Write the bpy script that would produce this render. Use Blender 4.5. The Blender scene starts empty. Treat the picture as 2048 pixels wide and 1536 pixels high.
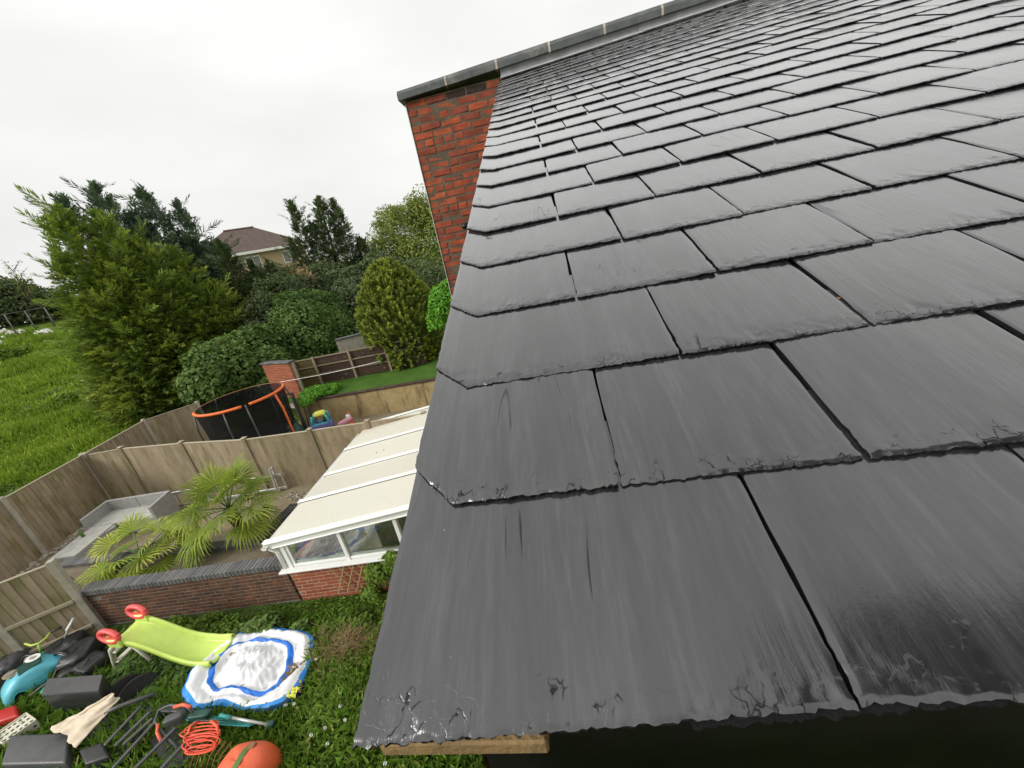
import bpy, bmesh, math, random
import numpy as np
from mathutils import Vector, Matrix, Euler
random.seed(7); rng = np.random.default_rng(11)
SC = bpy.context.scene
COL = SC.collection
R_ = math.radians
H = 4.9                                   # height of the slate eave above the yard
PIT = 0.388635                            # roof pitch, about 22 degrees

# ------------------------------------------------------------------ camera
CR = np.array([[0.97962758, 0.07572821, -0.18599745],
               [-0.14625708, -0.36564587, -0.91919093],
               [-0.13761788, 0.92766823, -0.34712099]])   # rows: right, down, forward
CP = np.array([0.21232969, -0.18392464, H + 0.35645292])
FPX = 769.0
cam_d = bpy.data.cameras.new('camera'); cam = bpy.data.objects.new('camera', cam_d); COL.objects.link(cam)
cam_d.sensor_width = 36.0; cam_d.lens = FPX / 2048.0 * 36.0
cam_d.clip_start = 0.02; cam_d.clip_end = 3000.0
mw = Matrix.Identity(4)
for i in range(3):
    mw[i][0] = CR[0][i]; mw[i][1] = -CR[1][i]; mw[i][2] = -CR[2][i]; mw[i][3] = CP[i]
cam.matrix_world = mw
SC.camera = cam

# ------------------------------------------------------------------ sky: overcast
SUN_EL, SUN_AZ = 32.0, -126.0              # azimuth from +Y towards +X
world = bpy.data.worlds.new('World'); SC.world = world; world.use_nodes = True
wn = world.node_tree.nodes; wl = world.node_tree.links; wn.clear()
w_out = wn.new('ShaderNodeOutputWorld'); w_bg = wn.new('ShaderNodeBackground')
w_sky = wn.new('ShaderNodeTexSky'); w_sky.sky_type = 'NISHITA'; w_sky.sun_disc = False
w_sky.sun_elevation = R_(SUN_EL); w_sky.sun_rotation = R_(SUN_AZ); w_sky.air_density = 2.0; w_sky.dust_density = 6.0
w_hs = wn.new('ShaderNodeHueSaturation'); w_hs.inputs['Saturation'].default_value = 0.05
w_tc = wn.new('ShaderNodeTexCoord'); w_mp = wn.new('ShaderNodeMapping'); w_mp.inputs['Scale'].default_value = (1.0, 1.0, 3.2)
w_no = wn.new('ShaderNodeTexNoise'); w_no.inputs['Scale'].default_value = 1.6; w_no.inputs['Detail'].default_value = 4.0; w_no.inputs['Roughness'].default_value = 0.45
w_cr = wn.new('ShaderNodeValToRGB')
w_cr.color_ramp.elements[0].position = 0.36; w_cr.color_ramp.elements[0].color = (7.5, 7.55, 7.45, 1)
w_cr.color_ramp.elements[1].position = 0.66; w_cr.color_ramp.elements[1].color = (9.0, 9.0, 8.8, 1)
w_sp = wn.new('ShaderNodeSeparateXYZ'); wl.new(w_tc.outputs['Generated'], w_sp.inputs[0])
w_gr = wn.new('ShaderNodeMapRange'); w_gr.inputs['From Min'].default_value = 0.15; w_gr.inputs['From Max'].default_value = 1.0; w_gr.inputs['To Min'].default_value = 0.77; w_gr.inputs['To Max'].default_value = 1.05; w_gr.interpolation_type = 'SMOOTHSTEP'
wl.new(w_sp.outputs['Z'], w_gr.inputs['Value'])                                    # an overcast sky is brightest overhead
w_vm = wn.new('ShaderNodeVectorMath'); w_vm.operation = 'SCALE'
w_mx = wn.new('ShaderNodeMix'); w_mx.data_type = 'RGBA'; w_mx.inputs['Factor'].default_value = 0.88   # cloud cover hides most of the clear sky
wl.new(w_sky.outputs['Color'], w_hs.inputs['Color'])
wl.new(w_tc.outputs['Generated'], w_mp.inputs['Vector']); wl.new(w_mp.outputs['Vector'], w_no.inputs['Vector'])
wl.new(w_no.outputs['Fac'], w_cr.inputs['Fac'])
wl.new(w_hs.outputs['Color'], w_mx.inputs['A']); wl.new(w_cr.outputs['Color'], w_mx.inputs['B'])
wl.new(w_mx.outputs['Result'], w_vm.inputs[0]); wl.new(w_gr.outputs['Result'], w_vm.inputs['Scale']); wl.new(w_vm.outputs['Vector'], w_bg.inputs['Color']); w_bg.inputs['Strength'].default_value = 0.1
wl.new(w_bg.outputs['Background'], w_out.inputs['Surface'])
sun_d = bpy.data.lights.new('sun', 'SUN'); sun = bpy.data.objects.new('sun', sun_d); COL.objects.link(sun)
sun_d.energy = 1.5; sun_d.angle = R_(22); sun_d.color = (1.0, 0.965, 0.91)
sd = Vector((math.sin(R_(SUN_AZ)) * math.cos(R_(SUN_EL)), math.cos(R_(SUN_AZ)) * math.cos(R_(SUN_EL)), math.sin(R_(SUN_EL))))
sun.rotation_euler = (-sd).to_track_quat('-Z', 'Y').to_euler()
SC.view_settings.view_transform = 'Standard'; SC.view_settings.look = 'None'
SC.view_settings.exposure = 0.6; SC.view_settings.gamma = 1.0; SC.view_settings.use_curve_mapping = False

# ------------------------------------------------------------------ photo pixel -> place
def ray(x, y):
    v = CR.T @ np.array([(x - 1024) / FPX, (y - 768) / FPX, 1.0]); return v / np.linalg.norm(v)
def at(x, y, z):                          # on the level z
    v = ray(x, y); return Vector(CP + v * ((z - CP[2]) / v[2]))
def atD(x, y, D):                         # at ground distance D
    v = ray(x, y); return Vector(CP + v * (D / math.hypot(v[0], v[1])))
def atP(x, y, p, n):                      # on the plane through p with normal n
    v = ray(x, y); n = np.array(n); return Vector(CP + v * (((np.array(p) - CP) @ n) / (v @ n)))
def pix(p):
    q = CR @ (np.array(p) - CP); return 1024 + FPX * q[0] / q[2], 768 + FPX * q[1] / q[2], q[2]

# ------------------------------------------------------------------ scene bookkeeping
ORG = {}
def tag(o, label=None, cat=None, group=None, kind=None):
    if label: o['label'] = label
    if cat: o['category'] = cat
    if group: o['group'] = group
    if kind: o['kind'] = kind
    return o
def thing(name, label, cat, loc=(0, 0, 0), group=None):
    o = bpy.data.objects.new(name, None); COL.objects.link(o); o.location = loc
    o.empty_display_size = 0.1
    ORG[o.name] = Vector(loc)
    return tag(o, label, cat, group)
def link(name, me, mat=None, parent=None, smooth=False):
    o = bpy.data.objects.new(name, me); COL.objects.link(o)
    if mat is not None and not me.materials: me.materials.append(mat)
    if smooth and len(me.polygons): me.polygons.foreach_set('use_smooth', [True] * len(me.polygons))
    if parent is not None:
        o.parent = parent; ORG[o.name] = ORG.get(parent.name, Vector((0, 0, 0)))
    return o
def copy_tree(o, parent=None):
    c_ = o.copy(); COL.objects.link(c_); c_.parent = parent
    for ch in list(o.children): copy_tree(ch, c_)
    return c_
def rz(a): return Matrix.Rotation(a, 3, 'Z')
def frame(d, up=(0, 0, 1)):               # matrix whose X axis is d
    x = Vector(d).normalized(); u = Vector(up)
    if abs(x.dot(u)) > 0.98: u = Vector((0, 1, 0))
    y = u.cross(x).normalized(); z = x.cross(y)
    return Matrix((x, y, z)).transposed()
class G:                                  # collects polygons
    def __init__(s): s.v = []; s.f = []
    def add(s, vs, fs):
        b = len(s.v); s.v += [Vector(p) for p in vs]; s.f += [tuple(b + i for i in f) for f in fs]; return s
    def box(s, c, d, R=None, ch=0.0):
        c = Vector(c); hx, hy, hz = d[0] / 2, d[1] / 2, d[2] / 2
        if ch <= 0:
            vs = [Vector((x * hx, y * hy, z * hz)) for x in (-1, 1) for y in (-1, 1) for z in (-1, 1)]
            fs = [(0, 1, 3, 2), (4, 6, 7, 5), (0, 4, 5, 1), (2, 3, 7, 6), (0, 2, 6, 4), (1, 5, 7, 3)]
        else:
            ch = min(ch, hx * .9, hy * .9, hz * .9); vs = []; idx = {}
            for x in (-1, 1):
                for y in (-1, 1):
                    for z in (-1, 1):
                        idx[(x, y, z)] = len(vs)
                        vs += [Vector((x * hx, y * (hy - ch), z * (hz - ch))), Vector((x * (hx - ch), y * hy, z * (hz - ch))), Vector((x * (hx - ch), y * (hy - ch), z * hz))]
            fs = []
            for x in (-1, 1):
                q = [idx[(x, y, z)] for y, z in ((-1, -1), (1, -1), (1, 1), (-1, 1))]; fs.append(tuple(q if x > 0 else q[::-1]))
            for y in (-1, 1):
                q = [idx[(x, y, z)] + 1 for x, z in ((-1, -1), (-1, 1), (1, 1), (1, -1))]; fs.append(tuple(q if y > 0 else q[::-1]))
            for z in (-1, 1):
                q = [idx[(x, y, z)] + 2 for x, y in ((-1, -1), (1, -1), (1, 1), (-1, 1))]; fs.append(tuple(q if z > 0 else q[::-1]))
            for x in (-1, 1):
                for y in (-1, 1):
                    a, b = idx[(x, y, -1)], idx[(x, y, 1)]; q = (a, a + 1, b + 1, b); fs.append(q if x * y > 0 else q[::-1])
                for z in (-1, 1):
                    a, b = idx[(x, -1, z)], idx[(x, 1, z)]; q = (a, b, b + 2, a + 2); fs.append(q if x * z > 0 else q[::-1])
            for y in (-1, 1):
                for z in (-1, 1):
                    a, b = idx[(-1, y, z)], idx[(1, y, z)]; q = (a + 1, a + 2, b + 2, b + 1); fs.append(q if y * z > 0 else q[::-1])
            for k, i in idx.items():
                q = (i, i + 1, i + 2); fs.append(q if k[0] * k[1] * k[2] > 0 else q[::-1])
        if R is not None: vs = [R @ p for p in vs]
        return s.add([p + c for p in vs], fs)
    def bar(s, a, b, w, h, ch=0.0, up=(0, 0, 1)):
        a, b = Vector(a), Vector(b); return s.box((a + b) / 2, ((b - a).length, w, h), frame(b - a, up), ch)
    def tube(s, pts, r, n=8, cap=True):
        pts = [Vector(p) for p in pts]; m = len(pts); rr = r if hasattr(r, '__len__') else [r] * m
        rings = []; nrm = None
        for i, p in enumerate(pts):
            t = (pts[min(i + 1, m - 1)] - pts[max(i - 1, 0)]).normalized()
            if nrm is None: nrm = t.orthogonal().normalized()
            nrm = (nrm - t * nrm.dot(t)); nrm = nrm.normalized() if nrm.length > 1e-6 else t.orthogonal().normalized()
            bn = t.cross(nrm)
            rings.append([p + (nrm * math.cos(2 * math.pi * k / n) + bn * math.sin(2 * math.pi * k / n)) * rr[i] for k in range(n)])
        vs = [q for rg in rings for q in rg]; fs = []
        for i in range(m - 1):
            for k in range(n): fs.append((i * n + k, i * n + (k + 1) % n, (i + 1) * n + (k + 1) % n, (i + 1) * n + k))
        if cap: fs += [tuple(range(n))[::-1], tuple((m - 1) * n + k for k in range(n))]
        return s.add(vs, fs)
    def grid(s, P, close=False):          # P[i][j] points
        m, n = len(P), len(P[0]); vs = [q for row in P for q in row]; fs = []
        for i in range(m - 1):
            for j in range(n if close else n - 1):
                fs.append((i * n + j, i * n + (j + 1) % n, (i + 1) * n + (j + 1) % n, (i + 1) * n + j))
        return s.add(vs, fs)
    def prism(s, poly, a, b):             # polygon [(x,y)...] extruded along local z by frame a: origin, b: matrix, thickness in b
        O, M, t = a[0], a[1], b; n = len(poly)
        vs = [O + M @ Vector((p[0], p[1], 0)) for p in poly] + [O + M @ Vector((p[0], p[1], t)) for p in poly]
        fs = [tuple(range(n))[::-1], tuple(range(n, 2 * n))] + [(i, (i + 1) % n, n + (i + 1) % n, n + i) for i in range(n)]
        return s.add(vs, fs)
    def lathe(s, c, prof, n=16, R=None, sc=(1, 1, 1)):
        c = Vector(c); rows = []
        for r, z in prof:
            row = []
            for k in range(n):
                p = Vector((r * math.cos(2 * math.pi * k / n) * sc[0], r * math.sin(2 * math.pi * k / n) * sc[1], z * sc[2]))
                row.append(c + (R @ p if R is not None else p))
            rows.append(row)
        return s.grid(rows, True)
    def mesh(s, name, org=Vector((0, 0, 0))):
        me = bpy.data.meshes.new(name); me.from_pydata([tuple(p - org) for p in s.v], [], s.f); me.update(); return me
    def build(s, name, mat, parent=None, smooth=False):
        org = ORG.get(parent.name, Vector((0, 0, 0))) if parent is not None else Vector((0, 0, 0))
        return link(name, s.mesh(name, org), mat, parent, smooth)
def solo(name, g, mat, label, cat, loc, group=None, smooth=False, kind=None):   # a thing that is one mesh
    loc = Vector(loc); o = link(name, g.mesh(name, loc), mat, None, smooth); o.location = loc; ORG[o.name] = loc
    return tag(o, label, cat, group, kind)
def fast(name, V, F, mat, parent=None, attr=None, smooth=False, org=None):
    me = bpy.data.meshes.new(name); V = np.asarray(V, dtype=np.float32); F = np.asarray(F, dtype=np.int32); k = F.shape[1]
    if org is None: org = ORG.get(parent.name, Vector((0, 0, 0))) if parent is not None else Vector((0, 0, 0))
    V = V - np.array(org, dtype=np.float32)
    me.vertices.add(len(V)); me.vertices.foreach_set('co', V.ravel())
    me.loops.add(F.size); me.loops.foreach_set('vertex_index', F.ravel())
    me.polygons.add(len(F)); me.polygons.foreach_set('loop_start', np.arange(0, F.size, k, dtype=np.int32))
    try: me.polygons.foreach_set('loop_total', np.full(len(F), k, dtype=np.int32))
    except Exception: pass
    if attr is not None:
        a = me.attributes.new('rnd', 'FLOAT', 'POINT'); a.data.foreach_set('value', np.asarray(attr, dtype=np.float32))
    me.update(calc_edges=True); me.validate()
    return link(name, me, mat, parent, smooth)
def vnoise(p, seed=0.0):                  # cheap smooth 3-D noise in -1..1, p (n,3)
    p = np.asarray(p, dtype=np.float64); s = np.zeros(len(p)); r = np.random.default_rng(int(seed * 17) + 3)
    for k in range(7):
        w = r.normal(size=3) * (0.7 + 0.5 * k); s += np.sin(p @ w + r.uniform(0, 6.28)) * (1.0 / (1 + 0.5 * k))
    return s / 3.2
# ------------------------------------------------------------------ materials
class NT:
    def __init__(s, name):
        s.m = bpy.data.materials.new(name); s.m.use_nodes = True; s.t = s.m.node_tree; s.n = s.t.nodes; s.b = s.n['Principled BSDF']; s.o = s.n['Material Output']
    def nd(s, t, **kw):
        x = s.n.new(t)
        for k, v in kw.items():
            if k in x.inputs.keys(): x.inputs[k].default_value = v
            else: setattr(x, k, v)
        return x
    def ln(s, a, b): s.t.links.new(a, b)
    def coord(s, kind='Object', scale=(1, 1, 1), rand=True):
        tc = s.nd('ShaderNodeTexCoord'); mp = s.nd('ShaderNodeMapping'); mp.inputs['Scale'].default_value = scale
        if rand:
            oi = s.nd('ShaderNodeObjectInfo'); mu = s.nd('ShaderNodeVectorMath', operation='SCALE'); cx = s.nd('ShaderNodeCombineXYZ')
            s.ln(oi.outputs['Random'], cx.inputs[0]); s.ln(oi.outputs['Random'], cx.inputs[1]); cx.inputs[2].default_value = 0.3
            mu.inputs['Scale'].default_value = 57.0; s.ln(cx.outputs[0], mu.inputs[0])
            ad = s.nd('ShaderNodeVectorMath', operation='ADD'); s.ln(tc.outputs[kind], ad.inputs[0]); s.ln(mu.outputs[0], ad.inputs[1]); s.ln(ad.outputs[0], mp.inputs['Vector'])
        else: s.ln(tc.outputs[kind], mp.inputs['Vector'])
        return mp.outputs['Vector']
    def noise(s, vec, scale, detail=4.0, rough=0.55):
        x = s.nd('ShaderNodeTexNoise'); x.inputs['Scale'].default_value = scale; x.inputs['Detail'].default_value = detail; x.inputs['Roughness'].default_value = rough
        s.ln(vec, x.inputs['Vector']); return x.outputs['Fac']
    def ramp(s, fac, stops):
        x = s.nd('ShaderNodeValToRGB'); e = x.color_ramp.elements
        while len(e) < len(stops): e.new(0.5)
        for q, (p, c) in zip(e, stops): q.position = p; q.color = (c[0], c[1], c[2], 1) if hasattr(c, '__len__') else (c, c, c, 1)
        s.ln(fac, x.inputs['Fac']); return x.outputs['Color']
    def mix(s, f, a, b, mode='MIX'):
        x = s.nd('ShaderNodeMix', data_type='RGBA', blend_type=mode)
        for k, v in (('Factor', f), ('A', a), ('B', b)):
            if isinstance(v, bpy.types.NodeSocket): s.ln(v, x.inputs[k])
            elif k == 'Factor': x.inputs[k].default_value = v
            else: x.inputs[k].default_value = (v[0], v[1], v[2], 1)
        return x.outputs['Result']
    def math(s, op, a, b=0.0):
        x = s.nd('ShaderNodeMath', operation=op)
        for i, v in enumerate((a, b)):
            if isinstance(v, bpy.types.NodeSocket): s.ln(v, x.inputs[i])
            else: x.inputs[i].default_value = v
        return x.outputs[0]
    def bump(s, h, strength=0.3, dist=0.01, prev=None):
        x = s.nd('ShaderNodeBump'); x.inputs['Strength'].default_value = strength; x.inputs['Distance'].default_value = dist
        s.ln(h, x.inputs['Height'])
        if prev is not None: s.ln(prev, x.inputs['Normal'])
        return x.outputs['Normal']
    def set(s, **kw):
        for k, v in kw.items():
            i = s.b.inputs[k.replace('_', ' ')]
            if isinstance(v, bpy.types.NodeSocket): s.ln(v, i)
            elif hasattr(v, '__len__'): i.default_value = (v[0], v[1], v[2], 1)
            else: i.default_value = v
        return s
def plain(name, col, rough=0.5, var=0.12, spec=0.5, bump=0.0, bscale=40.0, coat=0.0, dirt=None, metal=0.0):
    t = NT(name); v = t.coord('Object', rand=True); n = t.noise(v, 9.0, 5.0)
    lo = [c * (1 - var) for c in col]; hi = [min(1, c * (1 + var)) for c in col]
    c = t.ramp(n, [(0.3, lo), (0.7, hi)])
    if dirt is not None:
        d = t.ramp(t.noise(v, 4.0, 8.0, 0.7), [(0.5, 0.0), (0.72, 1.0)]); c = t.mix(t.math('MULTIPLY', d, dirt[1]), c, dirt[0])
    t.set(Base_Color=c, Roughness=t.ramp(t.noise(v, 23.0, 3.0), [(0.3, max(0.02, rough - .08)), (0.7, min(1, rough + .08))]), Specular_IOR_Level=spec, Metallic=metal)
    if coat: t.set(Coat_Weight=coat, Coat_Roughness=0.1)
    if bump: t.set(Normal=t.bump(t.noise(v, bscale, 5.0, 0.65), bump, 0.01))
    return t.m
def m_slate():
    t = NT('wet_slate'); v0 = t.coord('Object', rand=True)
    def mp(sc):
        m = t.nd('ShaderNodeMapping'); m.inputs['Scale'].default_value = sc; t.ln(v0, m.inputs['Vector']); return m.outputs['Vector']
    tc = t.nd('ShaderNodeTexCoord'); sx = t.nd('ShaderNodeSeparateXYZ'); t.ln(tc.outputs['Object'], sx.inputs[0])
    grain = t.noise(mp((1, 0.10, 1)), 170.0, 6.0, 0.62)
    wav = t.noise(mp((1, 0.4, 1)), 9.0, 5.0, 0.5)
    fine = t.noise(v0, 500.0, 3.0, 0.6)
    def line(scale, sc, wid, lo, hi, gs):
        rg = t.noise(mp(sc), scale, 3.0, 0.5); ln_ = t.ramp(t.math('ABSOLUTE', t.math('SUBTRACT', rg, 0.5)), [(0.0, 1.0), (wid, 0.0)])
        return t.math('MULTIPLY', ln_, t.ramp(t.noise(v0, gs, 2.0), [(lo, 0.0), (hi, 1.0)]))
    crack = line(11.0, (1, 0.055, 1), 0.0030, 0.60, 0.68, 6.0)                         # few long fissures along the grain
    chipm = t.math('SUBTRACT', 1.0, t.math('DIVIDE', sx.outputs['Y'], t.math('ADD', 0.004, t.math('MULTIPLY', t.math('POWER', t.noise(v0, 34.0, 3.0), 3.5), 0.16))))
    chipm = t.ramp(chipm, [(0.0, 0.0), (0.35, 1.0)])                                   # band of flaking along the dressed tail
    vo = t.nd('ShaderNodeTexVoronoi'); vo.inputs['Scale'].default_value = 75.0; wv_ = t.nd('ShaderNodeVectorMath', operation='ADD'); nz_ = t.nd('ShaderNodeTexNoise'); nz_.inputs['Scale'].default_value = 60.0; t.ln(v0, nz_.inputs['Vector'])
    sc_ = t.nd('ShaderNodeVectorMath', operation='SCALE'); sc_.inputs['Scale'].default_value = 0.02; t.ln(nz_.outputs['Color'], sc_.inputs[0]); t.ln(mp((1, 0.8, 1)), wv_.inputs[0]); t.ln(sc_.outputs[0], wv_.inputs[1]); t.ln(wv_.outputs[0], vo.inputs['Vector'])
    cell = t.nd('ShaderNodeSeparateColor'); t.ln(vo.outputs['Color'], cell.inputs[0])
    flake = t.math('MULTIPLY', cell.outputs[0], chipm)
    ve = t.nd('ShaderNodeTexVoronoi'); ve.feature = 'DISTANCE_TO_EDGE'; ve.inputs['Scale'].default_value = 62.0; t.ln(wv_.outputs[0], ve.inputs['Vector'])
    chipl = t.math('MULTIPLY', t.math('MULTIPLY', t.ramp(ve.outputs['Distance'], [(0.0, 1.0), (0.055, 0.0)]), t.ramp(t.noise(v0, 38.0, 2.0), [(0.50, 0.0), (0.58, 1.0)])), chipm)
    terr = t.nd('ShaderNodeMath', operation='SNAP'); t.ln(t.noise(mp((1, 0.16, 1)), 11.0, 4.0, 0.45), terr.inputs[0]); terr.inputs[1].default_value = 0.055
    pit_ = t.ramp(t.noise(v0, 150.0, 1.0), [(0.74, 0.0), (0.80, 1.0)])
    oi = t.nd('ShaderNodeObjectInfo')
    base = t.ramp(oi.outputs['Random'], [(0.0, (0.012, 0.013, 0.015)), (0.5, (0.019, 0.020, 0.022)), (1.0, (0.028, 0.027, 0.029))])
    c = t.mix(t.ramp(grain, [(0.40, 0.0), (0.75, 1.0)]), base, (0.046, 0.047, 0.049))
    c = t.mix(t.ramp(t.noise(mp((1, .07, 1)), 34.0, 5.0, .6), [(0.42, 0.6), (0.58, 0.0)]), c, (0.012, 0.010, 0.011))
    c = t.mix(t.ramp(t.noise(mp((1, .12, 1)), 70.0, 4.0), [(0.64, 0.0), (0.82, 0.45)]), c, (0.085, 0.085, 0.09))
    c = t.mix(t.ramp(t.noise(v0, 4.0, 3.0), [(0.55, 0.0), (0.75, 0.5)]), c, (0.045, 0.042, 0.040))
    dark = t.math('MAXIMUM', t.math('MULTIPLY', crack, 0.85), t.math('MULTIPLY', chipl, 0.95))
    c = t.mix(dark, c, (0.004, 0.004, 0.004))  # cracks and flake edges, their shadow put in as near-black colour
    hgt_ = t.math('SUBTRACT', 1.0, t.math('MAXIMUM', crack, chipl))
    n1 = t.bump(wav, 0.16, 0.010); n2 = t.bump(grain, 0.14, 0.003, n1); n2 = t.bump(terr.outputs[0], 0.22, 0.012, n2); n3 = t.bump(hgt_, 0.25, 0.002, n2); n4 = t.bump(fine, 0.06, 0.001, n3); n5 = t.bump(flake, 0.16, 0.003, n4); n5 = t.bump(flake, 0.05, 0.002, n5)
    wet = t.ramp(t.noise(v0, 6.0, 4.0), [(0.35, 0.13), (0.7, 0.24)])
    dry = t.math('SUBTRACT', 1.0, t.math('MULTIPLY', dark, 0.9))
    t.set(Base_Color=c, Roughness=wet, Normal=n5, Specular_IOR_Level=t.math('MULTIPLY', dry, 0.7), Coat_Weight=dry, Coat_Roughness=0.11, Coat_IOR=1.45, Coat_Normal=n2)
    return t.m
def m_brick(name, cols, rough=0.85, soot=0.0):
    t = NT(name); v = t.coord('Object', rand=True); oi = t.nd('ShaderNodeObjectInfo')
    k = len(cols); c = t.ramp(oi.outputs['Random'], [(i / (k - 1), cols[i]) for i in range(k)])
    n = t.noise(v, 28.0, 6.0, 0.65); c = t.mix(t.ramp(n, [(0.42, 0.0), (0.75, 0.7)]), c, [x * 0.45 for x in cols[0]])
    c = t.mix(t.ramp(t.noise(v, 60.0, 3.0), [(0.66, 0.0), (0.78, 0.45)]), c, (0.45, 0.40, 0.34))
    if soot: c = t.mix(t.ramp(t.noise(v, 7.0, 3.0), [(0.35, soot), (0.65, 0.0)]), c, (0.03, 0.024, 0.02))
    t.set(Base_Color=c, Roughness=rough, Normal=t.bump(n, 0.6, 0.012), Specular_IOR_Level=0.3); return t.m
def m_wood(name, a, b, green=0.0, axis=2, rough=0.8):
    t = NT(name); sc = [1, 1, 1]; sc[axis] = 0.07; v0 = t.coord('Object', rand=True); m = t.nd('ShaderNodeMapping'); m.inputs['Scale'].default_value = sc; t.ln(v0, m.inputs['Vector']); v = m.outputs['Vector']
    oi = t.nd('ShaderNodeObjectInfo'); n = t.noise(v, 60.0, 6.0, 0.6)
    c = t.mix(t.ramp(n, [(0.3, 0.0), (0.72, 1.0)]), a, b)
    c = t.mix(t.math('MULTIPLY', oi.outputs['Random'], 0.45), c, [x * 0.55 for x in a])
    c = t.mix(t.ramp(t.noise(v0, 5.0, 6.0, .7), [(0.58, 0.0), (0.7, 0.35)]), c, (0.36, 0.33, 0.28))
    if green: c = t.mix(t.math('MULTIPLY', t.ramp(t.noise(v0, 1.3, 3.0), [(0.5, 0.0), (0.66, 1.0)]), green), c, (0.13, 0.14, 0.03))
    t.set(Base_Color=c, Roughness=rough, Normal=t.bump(n, 0.4, 0.006), Specular_IOR_Level=0.25); return t.m
def m_leaf(name, stops, trans=0.25, rough=0.55, gain=2.0):
    stops = [(p_, tuple(min(.6, q_ * gain) for q_ in c_)) for p_, c_ in stops]
    rough = max(rough, .62); t = NT(name); at_ = t.nd('ShaderNodeAttribute'); at_.attribute_name = 'rnd'
    oi = t.nd('ShaderNodeObjectInfo')
    c = t.ramp(at_.outputs['Fac'], stops)
    t.set(Base_Color=c, Roughness=rough, Specular_IOR_Level=0.18)
    tr = t.nd('ShaderNodeBsdfTranslucent'); t.ln(t.mix(0.5, c, (0.20, 0.26, 0.03)), tr.inputs['Color'])
    mx = t.nd('ShaderNodeMixShader'); mx.inputs[0].default_value = trans
    t.ln(t.b.outputs[0], mx.inputs[1]); t.ln(tr.outputs[0], mx.inputs[2]); t.ln(mx.outputs[0], t.o.inputs['Surface'])
    return t.m
def m_ground(name, stops, scale=2.0, bump=0.5, dist=0.03, fine=30.0):
    t = NT(name); v = t.coord('Object', rand=False)
    n = t.noise(v, scale, 8.0, 0.68); f = t.noise(v, fine, 5.0, 0.7)
    c = t.ramp(n, stops); c = t.mix(t.ramp(f, [(0.35, 0.6), (0.6, 0.0)]), c, [x * 0.45 for x in stops[0][1]])
    t.set(Base_Color=c, Roughness=0.9, Specular_IOR_Level=0.2, Normal=t.bump(f, bump, dist)); return t.m
M = {}
M['slate'] = m_slate()
M['slate_edge'] = plain('shaded_broken_slate_edge', (0.012, 0.012, 0.013), 0.75, 0.4, 0.15, 0.6, 300.0)  # broken edges; shade on the down-facing tails is put into the base colour
M['deck'] = plain('roof_deck', (0.02, 0.02, 0.02), 0.8)
M['lead'] = plain('lead_sheet', (0.30, 0.30, 0.315), 0.42, 0.2, 0.6, 0.25, 14.0, dirt=((0.12, 0.12, 0.13), 0.6))
M['coping'] = plain('coping_stone', (0.085, 0.09, 0.09), 0.6, 0.25, 0.4, 0.5, 60.0, dirt=((0.28, 0.28, 0.25), 0.6))
M['mortar'] = plain('old_mortar', (0.13, 0.098, 0.07), 0.95, 0.25, 0.2, 0.7, 60.0, dirt=((0.06, 0.048, 0.038), 0.5))
M['mortar_pale'] = plain('pale_mortar', (0.42, 0.37, 0.30), 0.95, 0.2, 0.2, 0.5, 60.0)
M['mortar_grey'] = plain('grey_mortar', (0.20, 0.19, 0.17), 0.95, 0.2, 0.2, 0.5, 60.0)
M['render_white'] = plain('white_render', (0.62, 0.58, 0.52), 0.9, 0.15, 0.2, 0.4, 60.0)
M['brick_red'] = m_brick('red_orange_brick', [(0.38, 0.072, 0.030), (0.52, 0.108, 0.040), (0.26, 0.062, 0.038), (0.55, 0.125, 0.048), (0.42, 0.082, 0.034), (0.32, 0.074, 0.044), (0.50, 0.098, 0.038)], soot=0.5)
M['brick_dark'] = m_brick('sooty_brick', [(0.045, 0.028, 0.024), (0.06, 0.034, 0.028)])
M['brick_garden'] = m_brick('brown_garden_brick', [(0.14, 0.062, 0.032), (0.21, 0.082, 0.038), (0.10, 0.048, 0.028), (0.24, 0.095, 0.042), (0.12, 0.055, 0.032)], soot=0.7)
M['brick_fresh'] = m_brick('clean_red_brick', [(0.32, 0.085, 0.038), (0.40, 0.110, 0.046), (0.28, 0.072, 0.036), (0.42, 0.125, 0.054)])
M['brick_blue'] = m_brick('grey_engineering_brick', [(0.13, 0.13, 0.13), (0.17, 0.168, 0.162), (0.105, 0.105, 0.108), (0.19, 0.185, 0.175)], 0.6)
M['brick_dkblue'] = m_brick('dark_engineering_brick', [(0.055, 0.055, 0.058), (0.08, 0.078, 0.075), (0.045, 0.045, 0.048)], 0.6)
M['fence'] = m_wood('weathered_fence_board', (0.29, 0.225, 0.145), (0.44, 0.36, 0.25), green=0.6)
M['fence_rail'] = m_wood('pale_fence_rail', (0.36, 0.31, 0.21), (0.46, 0.40, 0.29), axis=0)
M['fence_post'] = m_wood('brown_fence_post', (0.24, 0.19, 0.125), (0.33, 0.27, 0.19), green=0.4)
M['fence_dark'] = m_wood('dark_brown_panel', (0.055, 0.033, 0.024), (0.08, 0.05, 0.034), axis=0)
M['fence_olive'] = m_wood('olive_brown_panel', (0.11, 0.085, 0.03), (0.15, 0.115, 0.045), axis=2)
M['timber_new'] = m_wood('tan_sawn_timber', (0.33, 0.22, 0.10), (0.46, 0.33, 0.17), axis=0)
M['batten'] = plain('wet_roofing_batten', (0.26, 0.17, 0.075), 0.7, 0.35, 0.3, 0.5, 80.0, dirt=((0.07, 0.05, 0.03), 0.85))
M['concrete'] = plain('concrete_post', (0.42, 0.385, 0.32), 0.9, 0.15, 0.2, 0.4, 70.0, dirt=((0.22, 0.21, 0.13), 0.6))
M['gutter'] = plain('black_gutter', (0.008, 0.008, 0.009), 0.35, 0.3, 0.35)
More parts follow.
